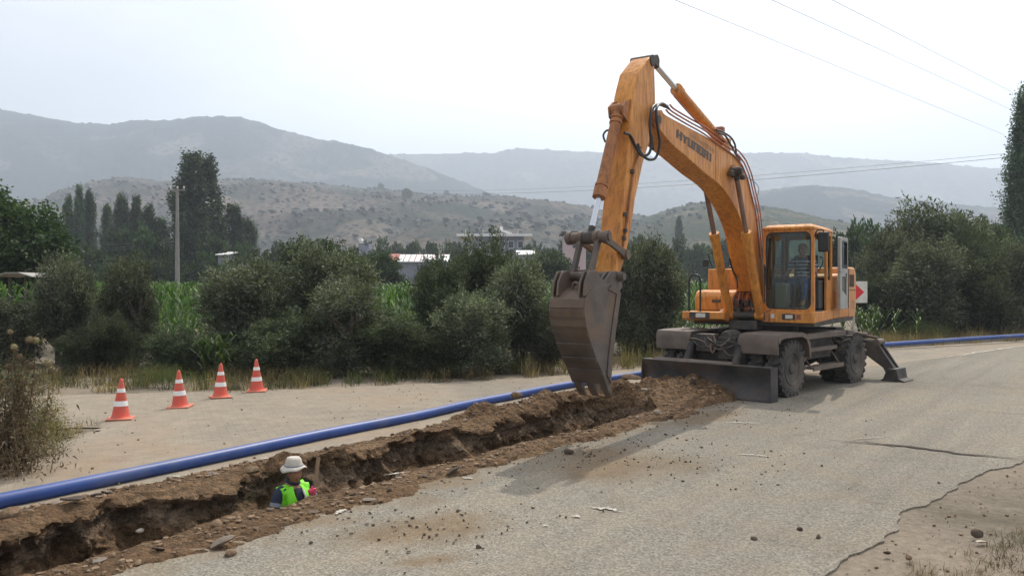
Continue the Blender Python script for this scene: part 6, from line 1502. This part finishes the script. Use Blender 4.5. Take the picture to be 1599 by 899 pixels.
kd = leafmesh('g', *crown_points(rsx, [(0, 0, .32, .38, .35, .32), (.18, 0, .24, .34, .3, .22), (-.2, .1, .45, .3, .3, .3), (.1, 0, .55, .25, .25, .22)], 420, 24, .13, .9, .1), .024, .009, rsx)
o = link('weed_bush', kd, M['weedy']); o.location = (at(62, 9.9), 9.9, 0); o.scale = (.85, .85, 1.0); tag(o, 'yellowish green fluffy weed bush at the left edge of the dusty road', 'weed')
# fluffy green herb cushions on the verge
for i, (p, d, s_, lb) in enumerate(((252, 16.4, .5, 'green feathery herb cushion behind the second cone'), (470, 17.2, .35, 'small green feathery herb at the verge right of the farthest cone'), (790, 18.9, .45, 'green feathery herb on the verge left of the bucket'), (1440, 30.5, .8, 'dark green grassy cushion on the verge above the start of the far pipe'))):
    rsx = np.random.RandomState(30+i); kd = leafmesh('g', *crown_points(rsx, [(0, 0, .4, .8, .5, .5), (.5, 0, .3, .6, .5, .4), (-.5, 0, .3, .6, .5, .35)], 260, 22, .22, 1.1, .1), .07, .012, rsx)
    o = link('herb_cushion', kd, M['grassg']); o.location = (at(p, d), d, 0); o.scale = (s_*1.3, s_, s_*1.1); tag(o, lb, 'herb')

# ============================================================ HILLS
def hill(name, label, ridge, d0, d1, d2, mat, amp, sc, seed, base=0., a0=-48, a1=48, na=700, nr=90, pw=1.0, trees=0.):
    """sector of terrain: rises from d0 to a ridge at d1 (heights from the skyline) and falls away to d2"""
    R_ = np.array(ridge, float); th = np.linspace(R(a0), R(a1), na); pxs = 799.5+FPX*np.tan(th)
    ry = np.interp(pxs, R_[:, 0], R_[:, 1])
    t = np.concatenate([np.linspace(0, 1, nr), 1+np.linspace(.06, 1, 16)]); 
    dd = np.where(t <= 1, d0+(d1-d0)*t, d1+(d2-d1)*(t-1)); TH, DD = np.meshgrid(th, dd, indexing='ij')
    rel = np.where(t <= 1, sst(0, 1, t)**pw*.5+.5*t**1.3, 1-sst(0, 1, t-1)*.9)
    zr = CAMH+(YH-ry)/FPX*d1          # depth along +Y equals d1 on the ridge
    X, Y = DD*np.tan(TH), DD
    nzz = .6*fbm(X/sc, Y/sc, 0, 6, seed, .52)+.9*(.45-np.abs(fbm(X/sc*.8, Y/sc*.8, 0, 4, seed+2, .5))*1.6)
    Z = base+(zr-base)[:, None]*rel[None]+amp*nzz*(np.minimum(1, np.minimum(t, 1)*3)*(1-.96*np.exp(-((t-1)/.2)**2)))[None]
    if trees: Z = Z+trees*.6*np.maximum(0, fbm(X/(trees*1.1), Y/(trees*1.1), 0, 2, seed+5))*sst(0, .1, t)[None]
    V = np.stack([X, Y, Z], -1).reshape(-1, 3); i = np.arange(X.size).reshape(X.shape)
    F = np.stack([i[:-1, :-1], i[:-1, 1:], i[1:, 1:], i[1:, :-1]], -1).reshape(-1, 4)
    o = link(name, upf(npmesh(name, V, F)), mat, smooth=75); tag(o, kind='structure'); return (X, Y, Z)
HM1 = mat_hill('dry_scrub_hill', (.14, .112, .09), (.032, .038, .034), (.05, .057, .045), 6.0, .51)
HM2 = mat_hill('green_hill', (.15, .125, .085), (.03, .038, .028), (.05, .06, .038), 4., .55)
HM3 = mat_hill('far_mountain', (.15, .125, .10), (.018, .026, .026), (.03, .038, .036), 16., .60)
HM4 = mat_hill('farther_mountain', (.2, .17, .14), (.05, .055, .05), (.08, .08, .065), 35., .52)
r1 = [(-500, 330), (60, 318), (90, 305), (140, 291), (200, 287), (260, 289), (330, 284), (400, 283), (500, 289), (560, 295), (640, 302), (700, 308), (760, 311), (830, 318), (900, 328), (960, 342), (1040, 352), (1150, 362), (1300, 372), (2300, 385)]
h1 = hill('brown_hill', '', r1, 260, 900, 1300, HM1, 20, 110, 2, 6, nr=130, na=1000, trees=4)
r2 = [(-500, 400), (900, 390), (975, 352), (1010, 340), (1050, 327), (1090, 318), (1130, 317), (1180, 321), (1230, 329), (1290, 343), (1340, 351), (1400, 360), (1500, 372), (2300, 385)]
h2 = hill('green_hill', '', r2, 230, 620, 900, HM2, 7, 70, 6, 5, trees=3)
r3 = [(-500, 420), (900, 400), (1120, 322), (1170, 302), (1240, 291), (1270, 289), (1330, 296), (1390, 308), (1440, 314), (1520, 322), (1600, 330), (2300, 360)]
h3 = hill('hazy_hill', '', r3, 800, 1300, 1700, HM3, 16, 220, 8, 4, trees=7)
r4 = [(-900, 200), (-200, 160), (0, 172), (60, 182), (120, 193), (170, 196), (215, 188), (260, 190), (310, 184), (370, 183), (400, 191), (440, 204), (500, 218), (560, 228), (620, 246), (700, 275), (760, 300), (900, 335), (1200, 380), (2300, 400)]
h4 = hill('left_mountain', '', r4, 950, 1650, 2200, HM3, 38, 300, 12, 2, trees=9, pw=1.2)
r5 = [(-900, 230), (0, 240), (560, 243), (620, 241), (700, 240), (770, 240), (810, 232), (870, 236), (950, 239), (1050, 250), (1100, 247), (1150, 240), (1250, 239), (1300, 246), (1380, 250), (1450, 254), (1530, 262), (1599, 268), (1900, 275), (2600, 270)]
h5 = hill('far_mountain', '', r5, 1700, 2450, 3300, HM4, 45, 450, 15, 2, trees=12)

# scrub dots and single trees on the brown hill and green hill
def hill_at(h, pxx, frac):
    X, Y, Z = h; i = int(np.argmin(np.abs(799.5+FPX*X[:, 0]/Y[:, 0]-pxx))); j = int(frac*(X.shape[1]-1)); return Vector((X[i, j], Y[i, j], Z[i, j]))
rs = np.random.RandomState(77); Vs, Fs, b = [], [], 0
ico = rockmesh('scrub', 300, 1, (1, 1, .85), .5); iv = np.array([v.co[:] for v in ico.vertices]); iff = np.array([list(p.vertices) for p in ico.polygons])
for (h, n, sc_, jmax) in ((h1, 6000, 5.5, 130), (h2, 1600, 4.5, 90)):
    X, Y, Z = h; ii = rs.randint(5, X.shape[0]-5, n*3); jj = (rs.rand(n*3)**.8*jmax).astype(int)
    keep = fbm(X[ii, jj]/70, Y[ii, jj]/70, 0, 3, 71) > -.15*rs.rand(n*3)+.02
    for i, j in list(zip(ii[keep], jj[keep]))[:n]:
        s = sc_*rs.uniform(.25, 1.0)**1.3; q = iv*rs.uniform(.8, 1.2, 3)*s+np.array([X[i, j]+rs.normal()*2, Y[i, j]+rs.normal()*2, Z[i, j]+s*.25]); Vs.append(q); Fs.append(iff+b); b += len(iv)
M['scrub'] = mat_plain('hill_scrub', (.048, .052, .042), 1, 0, .3, .2, 0)
o = link('hill_scrub', npmesh('hill_scrub', np.concatenate(Vs), np.concatenate(Fs)), M['scrub'], smooth=60); tag(o, 'dark scrub and small olive trees dotted over the brown and green hills', 'scrub', kind='stuff')
for (p, fr_, s_, lb) in ((594, .885, 9, 'lone round tree on the ridge of the brown hill, left'), (697, .885, 8, 'narrow lone tree on the ridge of the brown hill, middle'), (756, .885, 7, 'small squarish tree on the ridge of the brown hill, right'), (636, .55, 10, 'dark tree in the bare pale patch of the brown hill')):
    q = hill_at(h1, p, fr_); plant(fars[0], 'ridge_tree', lb, 'tree', q.x, q.y, s_*.5, s_*.55, 1., None, z0=q.z-1)

# ============================================================ BUILDINGS
def bld(name, label, pxl, pxr, d, base=None):
    x0, x1 = at(pxl, d), at(pxr, d); z = float(gz((x0+x1)/2, d)) if base is None else base
    return thing(name, label, 'building', ((x0+x1)/2, d, z)), x1-x0
t, wdt = bld('long_building', 'long grey blue two storey building with flat white overhanging roof and a solar tank', 742, 818, 150)
zt_ = hgt(367, 150)-t.location.z; hw = wdt/2
m_ = MB(); m_.b2((-hw, 0, 0), (hw, 12, zt_-.3)); m_.build('wall', M['wall_b'], t)
m_ = MB(); m_.b2((-hw-3.4, -1.6, zt_-.3), (hw+1.6, 13, zt_+.15)); m_.build('roof', M['roofw'], t)
m_ = MB(); m_.b2((-hw-.02, -1.2, zt_-3.9), (hw+.3, .0, zt_-3.6)); m_.build('balcony_slab', M['concrete'], t)
for k in range(5):
    f = MB(); f.b2((-hw+.9+k*1.75, -.06, zt_-2.5), (-hw+2.0+k*1.75, -.01, zt_-1.1)); w_ = f.build('window', M['roofw'], t); f = MB(); f.b2((-hw+1.0+k*1.75, -.09, zt_-2.4), (-hw+1.9+k*1.75, -.061, zt_-1.2)); f.build('pane', M['winb'], w_)
    f = MB(); f.b2((-hw+.9+k*1.75, -.06, zt_-6.3), (-hw+2.0+k*1.75, -.01, zt_-4.7)); f.build('window', M['winb'], t)
m_ = MB(); m_.tube([(.5, 1, zt_+1.3), (2.3, 1, zt_+.5)], .02, 4); m_.prism([(.2, zt_+.9), (2.2, zt_+.15), (2.4, zt_+.3), (.4, zt_+1.05)], 0, 2, 1); m_.tube([(.3, 0, zt_+1.35), (.3, 2, zt_+1.35)], .3, 12); m_.build('solar_heater', M['roofw'], t)
for k in range(4): m_ = MB(); m_.b2((-hw-2+k*3.3, 2, zt_+.1), (-hw-1.8+k*3.3, 2.2, zt_+1.2)); m_.build('roof_post', M['concrete'], t)
t, wdt = bld('long_shed', 'long low shed with white sheet roof and a red tiled left end', 604, 700, 132); zt_ = hgt(396, 132)-t.location.z; zb_ = hgt(407, 132)-t.location.z; hw = wdt/2
m_ = MB(); m_.b2((-hw+.4, .3, 0), (hw-.4, 6, zb_)); m_.build('wall', M['wall_b'], t)
m_ = MB(); m_.prism([(-.4, zb_-.1), (3.4, zt_), (6.6, zb_), (6.6, zb_-.15), (3.4, zt_-.15), (-.4, zb_-.25)], -hw+1.8, hw, 0); m_.build('white_roof', M['roofw'], t, 20)
m_ = MB(); m_.prism([(-.2, zb_+.0), (3.4, zt_+.12), (6.4, zb_+.1), (3.4, zt_-.2)], -hw, -hw+1.8, 0); m_.build('red_roof', M['roofr'], t, 20)
m_ = MB()
for k in range(1, 9): x = -hw+1.8+k*(2*hw-1.8)/9; m_.prism([(-.42, zb_-.02), (3.4, zt_+.08), (3.4, zt_-.02), (-.42, zb_-.12)], x-.06, x+.06, 0)
m_.build('roof_rib', M['roofr'], t)
for (a, b_, y0, y1, d, lb, mt, nm) in ((806, 836, 389, 397, 128, 'small white roofed hut right under the long building', 'roofw', 'hut'), (337, 354, 391, 397, 100, 'tiny white roof peeping out between two poplars', 'roofw', 'hut'), (882, 915, 362, 392, 120, 'pinkish walled house half hidden behind the bucket link', 'pinkw', 'house'), (560, 576, 379, 400, 150, 'small hut topped by a white solar water heater among the trees', 'wall_b', 'hut')):
    t, wdt = bld(nm, lb, a, b_, d); hw = wdt/2; zt_ = hgt(y0, d)-t.location.z; zb_ = hgt(y1, d)-t.location.z
    if nm == 'house':
        m_ = MB(); m_.b2((-hw, 0, 0), (hw, 6, zt_-.3)); m_.build('wall', M['pinkw'], t); m_ = MB(); m_.b2((-hw-.5, -.5, zt_-.28), (hw+.4, 6.4, zt_)); m_.build('roof', M['grime'], t); m_ = MB(); m_.b2((-.4, -.06, zt_-2.4), (.6, -.01, zt_-1.2)); m_.build('window', M['winb'], t)
    elif b_-a < 17 and d == 150:
        m_ = MB(); m_.b2((-hw, 0, 0), (hw, 4, zt_-.1)); m_.build('wall', M['wall_b'], t); m_ = MB(); m_.prism([(-.8, zt_), (.7, zt_-.5), (.8, zt_-.3), (-.7, zt_+.2)], 0, 2, 1); m_.tube([(-.7, 0, zt_+.6), (-.7, 2, zt_+.6)], .3, 10); m_.tube([(-.7, 0, zt_-.1), (-.7, 0, zt_+.6)], .06, 5); m_.build('solar_heater', M['roofw'], t)
    else:
        m_ = MB(); m_.b2((-hw+.2, .2, 0), (hw-.2, 4, zb_)); m_.build('wall', M['wall_b'], t); m_ = MB(); m_.prism([(-.2, zb_), (4.2, zt_), (4.2, zt_-.12), (-.2, zb_-.12)], -hw, hw, 0); m_.build('roof', M['roofw'], t, 20)
t, wdt = bld('canopy_shelter', 'two open shelters with pale sheet canopies one above the other at far left', -12, 47, 27.5, 0); hw = wdt/2
for (y0, y1, dx) in ((415, 420, -.04), (425, 431, .05)):
    z0, z1 = hgt(y1, 27.5), hgt(y0, 27.5); m_ = MB(); m_.prism([(-hw+dx, z0), (-hw*.4+dx, z1), (hw*.3+dx, z1), (hw+dx, z0), (hw+dx, z0-.03), (hw*.3+dx, z1-.03), (-hw*.4+dx, z1-.03), (-hw+dx, z0-.03)], 0 if y0 > 420 else 1.9, 1.6 if y0 > 420 else 3.4, 1); m_.build('canopy', M['concrete'], t, 20)
for x_ in (-hw+.1, 0, hw-.1):
    m_ = MB(); m_.tube([(x_, .8, 0), (x_, .8, hgt(434, 27.5))], .05, 6); m_.build('post', M['bark'], t)

# ============================================================ POLES, WIRES, SIGN
px_, d = at(277, 72), 72
t = thing('utility_pole', 'tall grey concrete utility pole with a short crossarm in front of the tallest poplars', 'utility pole', (px_, d, 0)); hp = hgt(295, d)
m_ = MB(); m_.lathe([(.22, 0), (.12, hp)], (0, 0, 0), n=14); m_.build('pole', M['polec'], t, 60)
m_ = MB(); m_.box((0, 0, hp-.12), (1.35, .1, .1)); m_.build('crossarm', M['polec'], t)
for x_ in (-.6, 0.02, .6):
    m_ = MB(); m_.lathe([(.03, hp-.1), (.03, hp+.05), (.09, hp+.08), (.05, hp+.13), (.09, hp+.17), (.03, hp+.24)], (x_, 0, 0), n=10); m_.build('insulator', M['white'], t, 50)
d2 = 100; t = thing('wooden_pole', 'thin dark wooden pole left of the concrete utility pole, half lost against the trees', 'utility pole', (at(255, d2), d2, 0))
m_ = MB(); m_.lathe([(.16, 0), (.1, hgt(373, d2))], (0, 0, 0), n=8); m_.build('pole', M['bark'], t, 60); m_ = MB(); m_.box((0, 0, hgt(376, d2)), (1., .1, .1)); m_.build('crossarm', M['bark'], t)
def wire(A, B, sag, lb, r=.011, grp=None):
    A, B = Vector(A), Vector(B); P = [A.lerp(B, k/24)-Vector((0, 0, sag*4*(k/24)*(1-k/24))) for k in range(25)]
    m_ = MB(); m_.tube(P, r, 5); o = m_.build('power_line', M['wire'], None, 60); tag(o, lb, 'power line', grp)
def W3(p, y, d): return (at(p, d), d, hgt(y, d))
wire(W3(1010, -17, 19), W3(1568, 211, 62), .0, 'lowest of the three overhead wires running to the right poplar', .0075)
wire(W3(1170, -15, 19), W3(1581, 173, 62), .0, 'middle of the three overhead wires running to the right poplar', .0075)
wire(W3(1270, -14, 19), W3(1595, 152, 62), .0, 'highest of the three overhead wires, reaching the tip of the right poplar', .0075)
wire(W3(640, 302, 170), W3(1570, 246, 75), 1.2, 'long lower wire crossing in front of the hazy mountains behind the boom', .024)
wire(W3(660, 298, 170), W3(1570, 240, 78), 1.0, 'long upper wire crossing in front of the hazy mountains behind the boom', .018)
for k, (ya, yb) in enumerate(((383, 377), (388, 381), (393, 384))): wire(W3(-30, ya, 100), W3(255, yb, 99.8), .35, 'thin wire before the dark trees at left, %s of three' % ('upper', 'middle', 'lowest')[k], .022)
d = 25.5; t = thing('arrow_sign', 'white road sign board with a red arrow head pointing right, behind the excavator', 'road sign', (at(1336, d), d, 0), -.1)
zc = hgt(456, d); m_ = MB(); m_.b2((-.36, -.01, zc-.34), (.36, .01, zc+.34)); m_.build('board', M['white'], t, 30, .008)
m_ = MB(); m_.prism([(-.06, zc+.31), (.26, zc), (-.06, zc-.31)], -.016, -.011, 1); m_.build('arrow', M['signred'], t)
for sg in (-.05,): m_ = MB(); m_.tube([(sg, .04, 0), (sg, .04, zc+.3)], .035, 8); m_.build('post', M['concrete'], t, 60)

# ============================================================ HAZE
m = bpy.data.materials.new('haze_air'); m.use_nodes = True; nt = m.node_tree; nt.nodes.clear(); out = nt.nodes.new('ShaderNodeOutputMaterial'); pv = nt.nodes.new('ShaderNodeVolumePrincipled')
pv.inputs['Color'].default_value = (.76, .86, 1, 1); pv.inputs['Density'].default_value = .00050; pv.inputs['Anisotropy'].default_value = .25
nt.links.new(pv.outputs[0], out.inputs['Volume'])
mb = MB(); mb.b2((-6600, -900, -1.5), (6600, 6900, 720)); hz = mb.build('haze', m, None, 0); tag(hz, kind='stuff'); tag(hz, 'pale haze filling the whole valley', 'haze')
